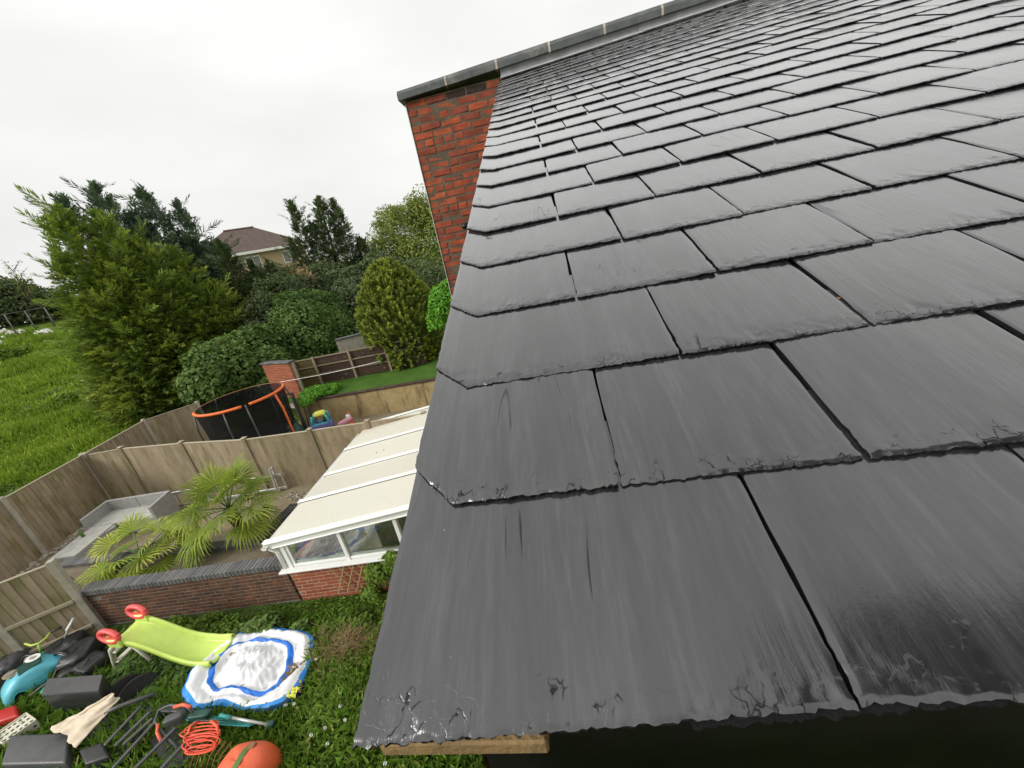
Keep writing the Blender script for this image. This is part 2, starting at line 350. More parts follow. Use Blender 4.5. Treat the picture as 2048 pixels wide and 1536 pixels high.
M['fascia'] = plain('black_fascia', (0.006, 0.006, 0.006), 0.6, 0.4, 0.15)
M['upvc'] = plain('white_upvc', (0.80, 0.80, 0.77), 0.35, 0.04, 0.5, dirt=((0.55, 0.54, 0.47), 0.25))
M['rattan'] = plain('grey_rattan', (0.33, 0.325, 0.31), 0.7, 0.12, 0.3, 0.6, 160.0)
M['rattan_top'] = plain('dirty_grey_seat', (0.42, 0.41, 0.37), 0.75, 0.15, 0.3, 0.4, 120.0, dirt=((0.24, 0.23, 0.17), 0.6))
M['alu'] = plain('dull_aluminium', (0.52, 0.52, 0.50), 0.45, 0.1, 0.5, metal=0.6)
M['black_pl'] = plain('black_plastic', (0.022, 0.022, 0.023), 0.45, 0.25, 0.5, 0.15, 90.0, dirt=((0.05, 0.048, 0.042), 0.5))
M['grey_pl'] = plain('dark_grey_plastic', (0.075, 0.075, 0.077), 0.45, 0.15, 0.5)
M['lime'] = plain('lime_plastic', (0.56, 0.73, 0.14), 0.42, 0.05, 0.5, 0.05, dirt=((0.42, 0.50, 0.12), 0.3))
M['red_pl'] = plain('faded_red_plastic', (0.72, 0.085, 0.075), 0.42, 0.08, 0.5)
M['red_box'] = plain('red_plastic', (0.45, 0.02, 0.018), 0.42, 0.08, 0.5)
M['cream_pl'] = plain('cream_plastic', (0.62, 0.60, 0.48), 0.45, 0.07, 0.5)
M['teal'] = plain('turquoise_plastic', (0.10, 0.46, 0.56), 0.42, 0.10, 0.5, dirt=((0.10, 0.28, 0.30), 0.4))
M['green_pl'] = plain('green_plastic', (0.02, 0.30, 0.16), 0.42, 0.10, 0.5)
M['dkgreen_pl'] = plain('dark_green_plastic', (0.012, 0.06, 0.045), 0.5, 0.15, 0.5)
M['purple'] = plain('violet_plastic', (0.12, 0.12, 0.36), 0.42, 0.08, 0.5)
M['cyan'] = plain('aqua_plastic', (0.06, 0.50, 0.52), 0.42, 0.08, 0.5)
M['yellow'] = plain('yellow_plastic', (0.72, 0.72, 0.10), 0.42, 0.08, 0.5)
M['pink'] = plain('pink_plastic', (0.75, 0.32, 0.42), 0.42, 0.08, 0.5)
M['orange'] = plain('orange_plastic', (0.78, 0.135, 0.055), 0.5, 0.08, 0.5, 0.15, 40.0, dirt=((0.45, 0.10, 0.05), 0.5))
M['orange_pad'] = plain('orange_foam_sleeve', (0.80, 0.17, 0.04), 0.6, 0.08, 0.4)
M['cable'] = plain('orange_cable', (0.82, 0.085, 0.035), 0.45, 0.05, 0.5)
M['teal_cable'] = plain('teal_cord', (0.04, 0.30, 0.28), 0.5, 0.1, 0.5)
M['rust'] = plain('brown_rod', (0.24, 0.12, 0.06), 0.7, 0.3, 0.3)
M['olive_pl'] = plain('green_strap', (0.10, 0.19, 0.05), 0.6, 0.1, 0.4)
M['cloth'] = plain('cream_cloth', (0.66, 0.56, 0.43), 0.9, 0.1, 0.2, 0.3, 50.0, dirt=((0.40, 0.30, 0.2), 0.4))
M['bark'] = plain('tree_bark', (0.10, 0.075, 0.05), 0.95, 0.3, 0.2, 0.8, 30.0)
M['fibre'] = plain('palm_trunk_fibre', (0.13, 0.085, 0.045), 0.95, 0.35, 0.2, 0.9, 60.0)
M['stone'] = plain('pale_stone', (0.36, 0.33, 0.27), 0.9, 0.25, 0.3, 0.5, 30.0)
M['grit'] = plain('grey_grit', (0.30, 0.29, 0.27), 0.7, 0.3, 0.3)
M['rubble'] = plain('white_debris', (0.62, 0.60, 0.56), 0.8, 0.15, 0.3)
M['leafdry'] = m_leaf('dry_straw', [(0.0, (0.20, 0.13, 0.06)), (0.6, (0.33, 0.23, 0.12)), (1.0, (0.42, 0.33, 0.19))], 0.1, gain=1.1)
M['conif_gold'] = m_leaf('golden_conifer_spray', [(0.0, (0.034, 0.056, 0.012)), (0.45, (0.074, 0.108, 0.020)), (0.8, (0.145, 0.185, 0.030)), (1.0, (0.25, 0.28, 0.042))], 0.25, gain=2.35)
M['conif_blue'] = m_leaf('dark_conifer_spray', [(0.0, (0.022, 0.036, 0.024)), (0.5, (0.040, 0.060, 0.042)), (1.0, (0.070, 0.095, 0.065))], 0.2, gain=2.4)
M['conif_dark'] = m_leaf('deep_green_conifer_spray', [(0.0, (0.020, 0.032, 0.016)), (0.5, (0.036, 0.055, 0.024)), (1.0, (0.065, 0.09, 0.036))], 0.18)
M['yew'] = m_leaf('golden_yew_tip', [(0.0, (0.030, 0.042, 0.008)), (0.5, (0.065, 0.082, 0.012)), (0.85, (0.13, 0.145, 0.016)), (1.0, (0.27, 0.27, 0.025))], 0.28, gain=3.2)
M['ivy'] = m_leaf('ivy_leaf', [(0.0, (0.025, 0.048, 0.012)), (0.5, (0.045, 0.080, 0.020)), (1.0, (0.085, 0.13, 0.035))], 0.25, 0.45, gain=2.2)
M['shrub'] = m_leaf('shrub_leaf', [(0.0, (0.026, 0.048, 0.012)), (0.5, (0.050, 0.085, 0.020)), (1.0, (0.095, 0.145, 0.034))], 0.22, 0.45)
M['willow'] = m_leaf('light_tree_leaf', [(0.0, (0.055, 0.075, 0.018)), (0.5, (0.095, 0.125, 0.028)), (1.0, (0.20, 0.22, 0.05))], 0.3)
M['bright'] = m_leaf('bright_green_leaf', [(0.0, (0.045, 0.12, 0.012)), (0.5, (0.075, 0.19, 0.02)), (1.0, (0.14, 0.30, 0.035))], 0.3, 0.45)
M['weed'] = m_leaf('weed_leaf', [(0.0, (0.032, 0.058, 0.008)), (0.5, (0.060, 0.100, 0.013)), (1.0, (0.11, 0.165, 0.024))], 0.25)
M['grass'] = m_leaf('grass_blade', [(0.0, (0.045, 0.090, 0.012)), (0.5, (0.075, 0.145, 0.018)), (0.9, (0.125, 0.20, 0.03)), (1.0, (0.26, 0.25, 0.09))], 0.3)
M['fieldgrass'] = m_leaf('field_grass', [(0.0, (0.050, 0.085, 0.008)), (0.5, (0.100, 0.155, 0.014)), (0.88, (0.16, 0.22, 0.024)), (1.0, (0.28, 0.29, 0.08))], 0.3, gain=2.1)
M['palm'] = m_leaf('palm_frond', [(0.0, (0.055, 0.080, 0.012)), (0.45, (0.105, 0.145, 0.018)), (0.85, (0.19, 0.22, 0.03)), (1.0, (0.38, 0.33, 0.05))], 0.3, 0.4, gain=2.1)
M['farbush'] = m_leaf('hedge_leaf', [(0.0, (0.030, 0.044, 0.020)), (0.5, (0.050, 0.068, 0.030)), (1.0, (0.085, 0.105, 0.045))], 0.2)
M['field'] = m_ground('field_turf', [(0.30, (0.085, 0.145, 0.016)), (0.5, (0.140, 0.215, 0.024)), (0.72, (0.21, 0.27, 0.04))], 0.35, 1.0, 0.2, 6.0)
M['yard'] = m_ground('yard_soil_and_grass', [(0.3, (0.040, 0.050, 0.018)), (0.55, (0.06, 0.095, 0.02)), (0.75, (0.10, 0.10, 0.04))], 1.5)
M['patio'] = m_ground('beige_patio', [(0.3, (0.20, 0.16, 0.10)), (0.55, (0.28, 0.23, 0.155)), (0.75, (0.24, 0.215, 0.16))], 1.4, 0.5, 0.01, 40.0)
M['soil'] = m_ground('dry_bed_soil', [(0.3, (0.16, 0.125, 0.08)), (0.55, (0.24, 0.20, 0.14)), (0.75, (0.30, 0.26, 0.19))], 3.0, 1.0, 0.02, 60.0)
M['lawn'] = m_ground('raised_lawn', [(0.3, (0.045, 0.105, 0.014)), (0.55, (0.070, 0.150, 0.018)), (0.75, (0.11, 0.19, 0.03))], 2.0)
# ================================================================== the house whose roof we look along
house = thing('brick_house', 'brick house with a wet dark slate roof running up to a coped parapet wall', 'house', (0, 0, 0))
GA, SW, W1, CC = 0.2, 0.2507, 0.257, 0.06          # slate gauge, width, first joint, cut corner
ST, SS, STOP = 0.006, 0.033, 0.019                 # slate thickness, tilt, top of tail above the deck
NC = 24
TW = 0.010                                         # slight twist of the old roof slope
roof = link('slate_roof', G().box((4.6, 2.475, -0.022), (9.16, 4.85, 0.03)).mesh('slate_roof'), M['deck'], house)
roof.location = (0, .011 * math.sin(PIT), H - .011 * math.cos(PIT)); roof.rotation_euler = (PIT, 0, 0)
ROOFM = Matrix.Rotation(PIT, 4, 'X'); ROOFM.translation = Vector((0, .011 * math.sin(PIT), H - .011 * math.cos(PIT)))
def slate_mesh(w, L, cut, lod, seed, skew=0.0):
    r = random.Random(seed)
    nc = {0: int(w / 0.0035), 1: int(w / 0.009), 2: 10}[lod]
    rows = {0: [0, .002, .004, .0065, .009, .012, .015, .0185, .022, .026, .031, .037, .045, .06, .09, .13, .17, .21, L],
            1: [0, .003, .006, .010, .015, .022, .034, .07, .14, .21, L], 2: [0, .004, .012, .1, L]}[lod]
    us = [w * i / nc for i in range(nc + 1)]
    if cut:
        us = sorted(set(us + [CC, CC * .5]))
    bites = []
    for _ in range(int(w * (150 if lod == 0 else 70))):
        hh = abs(r.gauss(0, 0.011)) + 0.003
        if r.random() < 0.07: hh += r.uniform(0.01, 0.03)
        bites.append((r.uniform(0, w), r.uniform(0.003, 0.016) * (1 + hh * 20), hh, r.uniform(0.0002, 0.0006), r.uniform(-.6, .6)))
    sb = [(r.choice((0, 1)), r.uniform(0, L), r.uniform(.008, .05), r.uniform(.002, .009), r.uniform(.0003, .0009)) for _ in range(7)]
    ph = [r.uniform(0, 6.28) for _ in range(8)]
    jit = lambda a, s: (math.sin(a * 410 + ph[s]) * .45 + math.sin(a * 930 + ph[s + 1]) * .35 + math.sin(a * 190 + ph[s + 2]) * .6)
    bev = [r.uniform(.4, 1.0) for _ in range(64)]
    P = []
    warp = r.uniform(-.0012, .0012); bow = r.uniform(-.0015, .0015)
    for b in rows:
        row = []
        for a in us:
            b0 = max(0.0, CC - a) if cut else 0.0
            v = b0 + b * (L - b0) / L if b > 0.05 else b0 + b
            edge = math.exp(-b / 0.006); v += edge * (jit(a, 0) * .0011 - .0002) + (edge * r.uniform(-.0009, .0009) if lod < 2 else 0)
            n = STOP - SS * v
            dep = 0.0
            for a0, hw, hh, dd, sk in bites:
                q = abs(a - a0 - sk * b) / hw
                if q < 1 and b < hh * (1 - q * q): dep += dd
            dep = min(dep, .0016)
            if b < .004: dep += (1 - b / .004) * .0020 * bev[int(a / w * 63)]
            uu = a
            for sd_, v0, hv, wd, dd in sb:
                da = a if sd_ == 0 else w - a
                if abs(v - v0) < hv and da < wd * (1 - abs(v - v0) / hv): dep += dd
            if a < 1e-6: uu += .0008 + jit(v, 4) * .0009
            if a > w - 1e-6: uu -= .0008 + jit(v, 5) * .0009
            if (a < .002 or a > w - .002): dep += .0006
            n += warp * (a - w / 2) / w * 2 + bow * (1 - (2 * a / w - 1) ** 2) - min(dep, .0040)
            row.append(Vector((uu, v + skew * (1 - a / w), n)))
        P.append(row)
    g = G(); g.grid(P)
    # broken edge faces down to the underside
    und = lambda p, k: Vector((p.x, p.y + k, STOP - SS * p.y - ST))
    tail = P[0]; mid = [Vector((p.x + r.uniform(-.0006, .0006), p.y + r.uniform(-.0016, .0006), (p.z + STOP - SS * p.y - ST) / 2)) for p in tail]
    g.grid([[und(p, r.uniform(0, .0015)) for p in tail], mid, tail])
    lf = [row[0] for row in P]; g.grid([lf, [Vector((p.x + .0005, p.y, STOP - SS * p.y - ST)) for p in lf]])
    rt = [row[-1] for row in P]; g.grid([[Vector((p.x - .0005, p.y, STOP - SS * p.y - ST)) for p in rt], rt])
    me = g.mesh('slate'); me.materials.append(M['slate']); me.materials.append(M['slate_edge'])
    nt = (len(rows) - 1) * (len(us) - 1); lim = math.cos(R_(24)); ax = Vector((0, SS, 1)).normalized()
    for i_, p_ in enumerate(me.polygons):
        p_.material_index = 1 if i_ >= nt else 0; p_.use_smooth = i_ < nt
    return me
slots = []
for k in range(NC + 1):
    v = GA * k if k else 0.0
    L = min(0.30, 4.90 - v) if k < NC else 4.90 - v
    u = 0.0; nxt = W1 if k % 2 else W1 + SW / 2
    while u < 7.6:
        slots.append((k, u, nxt, v, L)); u = nxt; nxt += SW
def vis(s):
    k, a, b, v, L = s; ps = []
    for uu in (a, b):
        for vv in (v, v + GA): ps.append(pix(ROOFM @ Vector((uu, vv, .02))))
    if min(p[2] for p in ps) < 0.05: return 0
    x0, x1 = min(p[0] for p in ps), max(p[0] for p in ps); y0, y1 = min(p[1] for p in ps), max(p[1] for p in ps)
    if x1 < 0 or x0 > 2048 or y1 < 0 or y0 > 1536: return 0
    return (x1 - x0) * (y1 - y0)
slots.sort(key=vis, reverse=True)
cache = {}
rest = []
ups = []
for i, s in enumerate(slots):
    k, a, b, v, L = s
    if L < 0.04: continue
    big = vis(s); w = b - a - random.uniform(.0035, .0065); cut = (a == 0.0 and k > 0)
    if a == 0.0: w += .002
    lod = 0 if (k < 6 and a < 1.6 and big > 0) else (1 if (k < 13 and big > 0) else 2)
    if i < 296 and big > 0:
        if lod == 0: me = slate_mesh(w, L, cut, 0, 1000 + i, -.016 if (k == 0 and a == 0) else 0.0)
        else:
            key = (round(b - a, 3), round(L, 3), cut, lod, random.randrange(6))
            if key not in cache: cache[key] = slate_mesh(b - a - .005, L, cut, lod, hash(key) % 9999)
            me = cache[key]
        o = link('slate', me, M['slate'], roof)
        o.location = (a + (0 if a == 0 else random.uniform(-.0015, .0015)), (v + random.gauss(0, .0016)) if k else (.005 if a == 0 else .007), random.uniform(-.0005, .0016) + TW * a * v)
        o.rotation_euler = (random.uniform(-.004, .004) + TW * a, random.uniform(-.005, .005) - TW * v, random.uniform(-.006, .006) if a > 0 else 0)
        if me.name.startswith('slate') and lod < 2: pass
    elif big > 0 or (a < 6 ):
        rest.append((a, v, slate_mesh(b - a - .005, L, cut, 2, 50 + i % 8)))
g = G(); mi = []
for a, v, me in rest:
    dz = random.uniform(0, .0015); g.add([p.co + Vector((a, v, dz + TW * (a + p.co.x) * (v + p.co.y))) for p in me.vertices], [tuple(q.vertices) for q in me.polygons]); mi += [q.material_index for q in me.polygons]
me = g.mesh('slates_beyond'); me.materials.append(M['slate']); me.materials.append(M['slate_edge']); me.polygons.foreach_set('material_index', mi)
tag(link('slates_beyond', me, None, roof), kind='stuff')
# doubled under-eave course, seen as a second broken edge below the first
u = 0.004
for wv in (.262, .25, .25, .25, .25, .25, .25, .25):
    me = slate_mesh(wv - .005, .22, False, 0 if u < 1.2 else 1, int(u * 999), -.0108 if u < .3 else 0.0)
    for p_ in me.polygons: p_.material_index = 1
    o = link('under_eave_slate', me, M['slate'], roof); o.location = (u, (.002 if u < .1 else (.008 if u < .4 else .0085)), -ST - .001); u += wv
# grit and moss crumbs lying on the wet slates
g = G(); r = random.Random(5)
for _ in range(70):
    uu, vv = r.uniform(.03, 1.6), abs(r.gauss(0, .9)); k = max(0, int(vv / GA)); nn = STOP - SS * (vv - k * GA) + .0005
    s_ = r.uniform(.0007, .0016)
    g.box((uu, vv, nn), (s_ * r.uniform(1, 1.8), s_, s_), Euler((r.random(), r.random(), r.random() * 3)).to_matrix())
tag(link('grit', g.mesh('grit'), M['grit'], roof), kind='stuff')
g = G()
for uu, vv in ((.63, .47), (.60, .215), (.70, .31), (.44, .41), (.55, .62), (.35, .83), (.9, .95), (.2, 2.1), (.29, 2.05), (.36, 2.06), (1.4, 1.4)):
    k = int(vv / GA); nn = STOP - SS * (vv - k * GA) + .001
    g.box((uu, vv, nn), (.004, .0022, .0016), rz(r.uniform(0, 3)))
tag(link('brick_crumbs', g.mesh('brick_crumbs'), M['rust'], roof), kind='stuff')

# walls under the roof
g = G()
for pts in ([(0.06, 0.06, 0), (0.06, 4.6, 0), (0.06, 4.6, H + 4.6 * math.tan(PIT) - .07), (0.06, 0.06, H - .06)],):
    g.add(pts, [(0, 1, 2, 3)]); g.add([(p[0] + .22, p[1], p[2]) for p in pts], [(3, 2, 1, 0)])
g.build('gable_wall', M['brick_garden'], house)
g = G(); g.box((4.6, 0.17, (H - .2) / 2), (9.0, 0.22, H - .2)); g.build('eave_wall', M['brick_dark'], house)
g = G(); g.box((4.62, 0.066, H - .125), (9.10, 0.03, 0.17)); g.build('fascia', M['fascia'], house)
g = G(); g.box((0.0815, .022, H - .0300), (.147, .044, .0165), None, .002); g.build('timber_batten', M['batten'], house)
# black half-round gutter
P = []
for i in range(2):
    x = 0.045 + i * 9.0
    row = []
    for k in range(13):
        a = math.pi * k / 12; row.append(Vector((x, -.070 - .056 * math.cos(a), H - .075 - .056 * math.sin(a))))
    for k in range(12, -1, -1):
        a = math.pi * k / 12; row.append(Vector((x, -.070 - .053 * math.cos(a), H - .075 - .053 * math.sin(a))))
    P.append(row)
g = G(); g.grid(P, True)
g.add([(0.045, -.070 - .056 * math.cos(math.pi * k / 12), H - .075 - .056 * math.sin(math.pi * k / 12)) for k in range(13)], [tuple(range(13))])
g.build('gutter', M['gutter'], house, True)
g = G(); r = random.Random(9)
for _ in range(240):
    x = r.uniform(.1, 1.4); y = -.07 + r.gauss(0, .014); g.box((x, y, H - .123 + abs(y + .07) * .3), (r.uniform(.003, .008), r.uniform(.002, .005), .003), Euler((r.random(), r.random(), r.random() * 3)).to_matrix())
tag(g.build('gutter_silt', M['rust'], house), kind='stuff')

# parapet wall across the top of the roof
PY, PX0, PZ = 4.62, -1.03, 6.83
cs = 0.045                                           # the coping climbs a little towards the right
par = G().box((PX0 + 5.0, PY + .125, (PZ - .02) / 2), (10.0 - .012, .21, PZ - .02)).build('parapet_wall', M['mortar'], house)
bm_cache = []
for i in range(10):
    r = random.Random(i); g = G(); g.box((0, 0, 0), (.210, .10, .063), None, .007)
    g.v = [p + Vector((r.gauss(0, .002), r.gauss(0, .002), r.gauss(0, .0022))) for p in g.v]; bm_cache.append(g.mesh('brick'))
dk_cache = [m.copy() for m in bm_cache[:3]]
hd_cache = []
for i in range(5):
    r = random.Random(40 + i); g = G(); g.box((0, 0, 0), (.098, .10, .063), None, .007)
    g.v = [p + Vector((r.gauss(0, .002), r.gauss(0, .002), r.gauss(0, .0022))) for p in g.v]; hd_cache.append(g.mesh('brick'))
z = PZ - .06; row = 0
while z > 3.9:
    x = PX0 + (0.0 if row % 2 else 0.0)
    seq = [.098] if row % 2 else []
    while x < .22:
        hdr = bool(seq) or (row % 3 == 2 and random.random() < .45); w = .098 if hdr else .210
        if seq: seq.pop()
        dark = random.random() < .025 or (z > 6.62 and random.random() < .4)
        src = hd_cache if hdr else (dk_cache if dark else bm_cache)
        o = link('brick', random.choice(src), M['brick_dark'] if dark and not hdr else M['brick_red'], par)
        o.location = (x + w / 2 + .004, PY + .0665 + random.gauss(0, .0022), z + random.gauss(0, .0015)); o.rotation_euler = (random.gauss(0, .012), random.gauss(0, .008), random.gauss(0, .012))
        x += w + random.uniform(.009, .014)
    z -= .0755; row += 1
G().box((PX0 - .003, PY + .115, PZ / 2 - .02), (.006, .215, PZ - .06)).build('pointed_edge', M['render_white'], house)
x = PX0 - .06; i = 0
while x < 8.5:
    zc = PZ + (x + .27 - PX0) * cs; g = G()
    sec = [(-.045, 0), (-.045, .055), (-.02, .09), (.125, .115), (.27, .09), (.295, .055), (.295, 0)]
    a, b = x + .006, x + .536
    vs = [Vector((xx, PY + s0, PZ + (xx - PX0) * cs + s1 - .012)) for xx in (a, b) for s0, s1 in sec]; n = len(sec)
    g.add(vs, [tuple(range(n)), tuple(range(2 * n - 1, n - 1, -1))] + [(j + n, (j + 1) % n + n, (j + 1) % n, j) for j in range(n)])
    g.v = [p + Vector((0, random.gauss(0, .001), random.gauss(0, .0015))) for p in g.v]
    st = g.build('coping_stone', M['coping'], house)
    gj = G(); vs = [Vector((xx, PY + s0 * 1.02 - .001, PZ + (xx - PX0) * cs + s1 * 1.03 - .013)) for xx in (b - .004, b + .016) for s0, s1 in sec]
    gj.add(vs, [tuple(range(n)), tuple(range(2 * n - 1, n - 1, -1))] + [(j + n, (j + 1) % n + n, (j + 1) % n, j) for j in range(n)])
    gj.build('mortar_joint', M['mortar_pale'], st)
    x += .542; i += 1
# lead flashing dressed from the wall down over the top slates
x = 0.02; k = 0
while x < 8.4:
    x1 = x + (1.35 if k else 1.38); P = []; r = random.Random(k)
    for i in range(15):
        xx = x + (x1 + .05 - x) * i / 14
        ztop = PZ + (xx - PX0) * cs - .010; v0 = 4.80 + r.uniform(-.004, .004) - .006 * (k % 2)
        foot = ROOFM @ Vector((xx, v0, TW * xx * v0 + .026 + .003 * (k % 2) + r.uniform(0, .003))); bend = ROOFM @ Vector((xx, 4.9, TW * xx * 4.9 + .030 + r.uniform(0, .004)))
        yw = PY - .005 - .004 * (k % 2) + r.uniform(-.002, .002)
        P.append([foot, foot.lerp(bend, .5) + Vector((0, 0, r.uniform(0, .006))), bend, Vector((xx, yw, bend.z + .03)), Vector((xx, yw, max(ztop, bend.z + .04)))])
    g = G(); g.grid(P); o = g.build('lead_flashing', M['lead'], house, True)
    x = x1; k += 1
# black pipe end on the wall beside the verge
p0 = atP(932, 452, (0, PY - .02, 0), (0, 1, 0))
G().tube([p0 + Vector((0, .02, 0)), p0 + Vector((0, -.09, -.005))], .035, 12).tube([p0 + Vector((.05, -.05, .01)), p0 + Vector((.2, -.06, .0))], .03, 10).build('overflow_pipe', M['gutter'], house, True)

# scaffold deck above the eave to the right, behind the camera: added unseen, only to put a dark reflection in the wet slates
blk_deck = thing('added_blocker_deck', 'dark scaffold deck added unseen to mirror dark in the wet slates', 'blocker', (1.2, -1.2, 0))
for i in range(6):
    G().box((3.25 + .02 * (i % 2), -.19 - .232 * i, H + 1.9), (4.3, .225, .038), None, .004).build('board', M['fence_dark'], blk_deck)
for x in (1.9, 3.6, 5.2): G().tube([(x, -.25, H + 1.855), (x, -1.85, H + 1.855)], .024, 10).build('deck_bearer', M['grey_pl'], blk_deck, True)
for x in (1.95, 5.25):
    G().tube([(x, -1.80, .0), (x, -1.80, H + 3.0)], .024, 10).build('deck_upright', M['grey_pl'], blk_deck, True)
# ================================================================== ground
def hgt(x, y):
    d = np.hypot(np.asarray(x, float) + 2, np.asarray(y, float)); t = np.clip((d - 19.5) / 52.0, 0, 1)
    return 6.9 * (t * t * (3 - 2 * t) * 0.45 + t * 0.55) - 0.06
def mound(x, y):
    p = np.stack([np.asarray(x, float).ravel(), np.asarray(y, float).ravel(), np.zeros(np.size(x))], 1)
    far = np.clip((np.hypot(p[:, 0], p[:, 1]) - 18) / 10, 0, 1)
    return ((vnoise(p * .55, 1) * .20 + vnoise(p * 1.7, 2) * .13) * far).reshape(np.shape(x))
nr, na = 150, 260
rad = np.concatenate([np.linspace(0.6, 70, nr - 26), np.geomspace(72, 1500, 26)])
ang = np.linspace(0, 2 * math.pi, na, endpoint=False)
RR, AA = np.meshgrid(rad, ang, indexing='ij'); X = -2 + RR * np.sin(AA); Y = RR * np.cos(AA)
Z = hgt(X, Y) + mound(X, Y) * np.clip((90 - RR) / 30, 0, 1)
V = np.stack([X, Y, Z], -1).reshape(-1, 3); I = np.arange(nr * na).reshape(nr, na); J = np.roll(I, -1, 1)
F = np.stack([I[:-1], J[:-1], J[1:], I[1:]], -1).reshape(-1, 4)[:, ::-1]
tag(fast('field', V, F, M['field'], smooth=True), kind='structure')
def sheet(name, pts, z, mat, step=0.25, amp=0.0):
    xs = [p[0] for p in pts]; ys = [p[1] for p in pts]
    nx = max(2, int((max(xs) - min(xs)) / step)); ny = max(2, int((max(ys) - min(ys)) / step))
    gx, gy = np.meshgrid(np.linspace(min(xs), max(xs), nx), np.linspace(min(ys), max(ys), ny), indexing='ij')
    q = np.stack([gx.ravel(), gy.ravel(), np.zeros(gx.size)], 1); gz = z + amp * vnoise(q * 2.3, 5)
    q[:, 2] = gz; I = np.arange(nx * ny).reshape(nx, ny)
    F = np.stack([I[:-1, :-1], I[1:, :-1], I[1:, 1:], I[:-1, 1:]], -1).reshape(-1, 4)
    return tag(fast(name, q, F, mat, smooth=True), kind='structure')
WA, WB = at(152, 1186, .88), at(560, 1130, .88)      # front top edge of the garden wall
wd = (WB - WA); wd.z = 0; wd.normalize(); wn_ = Vector((-wd.y, wd.x, 0))   # along / away from us
sheet('yard_ground', [(-13.2, -6), (0.05, 4.6)], 0.0, M['yard'], .25, .03)
sheet('neighbour_patio', [(-13.9, 4.9), (-1.5, 8.9)], 0.012, M['patio'])
sheet('rear_garden_ground', [(-14.2, 8.95), (2.0, 13.2)], 0.006, M['patio'])
# ================================================================== fences
def fence(name, label, posts, pm, boards=True, rails=False, h=1.75, cap=True, face=-1, extra=''):
    """posts: list of (Vector base, ztop)"""
    t = thing(name, label, 'fence', posts[0][0])
    for i, (b, zt) in enumerate(posts):
        d = (posts[min(i + 1, len(posts) - 1)][0] - posts[max(i - 1, 0)][0]); d.z = 0; d.normalize()
        g = G(); g.box(Vector((b.x, b.y, (b.z + zt + .07) / 2)), (.105, .105, zt + .07 - b.z), frame(d), .008)
        po = g.build('post', pm, t)
        if pm is M['fence_post']:
            g = G(); q = Vector((b.x, b.y, zt + .07)); Rm = frame(d)
            g.add([q + Rm @ Vector((sx * .07, sy * .07, 0)) for sx, sy in ((-1, -1), (1, -1), (1, 1), (-1, 1))] + [q + Vector((0, 0, .035))], [(3, 2, 1, 0), (0, 1, 4), (1, 2, 4), (2, 3, 4), (3, 0, 4)])
            g.build('post_cap', M['fence_rail'], po)
    for i in range(len(posts) - 1):
        (a, za), (b, zb) = posts[i], posts[i + 1]
        d = b - a; d.z = 0; L = d.length; d.normalize(); nn = Vector((-d.y, d.x, 0)) * face
        panel = G().bar(Vector((a.x, a.y, za - .12)) + d * .055 + nn * -.012, Vector((b.x, b.y, zb - .12)) - d * .055 + nn * -.012, .03, .05)
        for f_ in (.45, .12):
            panel.bar(Vector((a.x, a.y, a.z + (za - a.z) * f_)) + d * .055 + nn * -.012, Vector((b.x, b.y, b.z + (zb - b.z) * f_)) - d * .055 + nn * -.012, .03, .05)
        pn = panel.build('panel', M['fence_rail'], t)
        nb = max(3, int(round((L - .11) / .118))); bw = (L - .11) / nb
        for k in range(nb):
            f0 = (.055 + bw * (k + .5)) / L; p = a.lerp(b, f0); zt = za + (zb - za) * f0 - .01 + random.gauss(0, .003); z0 = a.z + (b.z - a.z) * f0 + .02
            g = G(); Rm = frame(d) @ Matrix.Rotation(-.085 * face + random.gauss(0, .012), 3, 'Z')
            g.box(Vector((p.x, p.y, (z0 + zt) / 2)) + nn * (.012 + random.gauss(0, .0012)), (bw + .014, .012, zt - z0), Rm)
            g.build('board', M['fence'], pn)
        if cap:
            g = G(); g.bar(Vector((a.x, a.y, za + .008)) + d * .053, Vector((b.x, b.y, zb + .008)) - d * .053, .055, .028, .004); g.build('capping_rail', M['fence_rail'], pn)
        if rails:
            for f_ in (.50, .13):
                g = G(); g.bar(Vector((a.x, a.y, a.z + (za - a.z) * f_)) + d * .055 + nn * .045, Vector((b.x, b.y, b.z + (zb - b.z) * f_)) - d * .055 + nn * .045, .045, .06, .004); g.build('arris_rail', M['fence_rail'], pn)
    return t
def gz(p, z): return Vector((p.x, p.y, z))
# long left boundary with concrete posts
L1, L2, L3, L4 = at(3, 1000, 1.72), at(164, 911, 1.72), at(287, 842, 1.72), at(394, 806, 1.66)
L0 = L1 + (L1 - L2); Lm = L0 + (L1 - L2) * .98
fence('boundary_fence', 'long weathered board fence with pale concrete posts along the green field', [(gz(p, -.05), z) for p, z in ((Lm, 1.72), (L0, 1.72), (L1, 1.72), (L2, 1.72), (L3, 1.72), (L4, 1.66))], M['concrete'], face=-1)
# cross fence between the two gardens
Q = [at(243, 898, 1.70), at(364, 887, 1.66), at(489, 880, 1.62), at(620, 862, 1.58), at(735, 845, 1.55)]
Q0 = L2 + (Q[0] - L2).normalized() * .13
Q5 = Q[4] + (Q[4] - Q[3]) * .95
fence('garden_fence', 'weathered board fence with brown posts between the palms and the trampoline', [(gz(Q0, 0), 1.70)] + [(gz(p, 0), z) for p, z in zip(Q + [Q5], (1.70, 1.66, 1.62, 1.58, 1.55, 1.52))], M['fence_post'], face=-1)
# near fence, rail side towards us, beside the garden wall
N0 = at(103, 1126, 1.62); N1 = at(-60, 1188, 1.62); N2 = N1 + (N1 - N0) * 1.0
nf = fence('near_fence', 'railed fence side with a thick concrete end post beside the dark brick garden wall', [(gz(N0, 0), 1.60), (gz(N1, 0), 1.60), (gz(N2, 0), 1.6)], M['concrete'], rails=True, face=1)

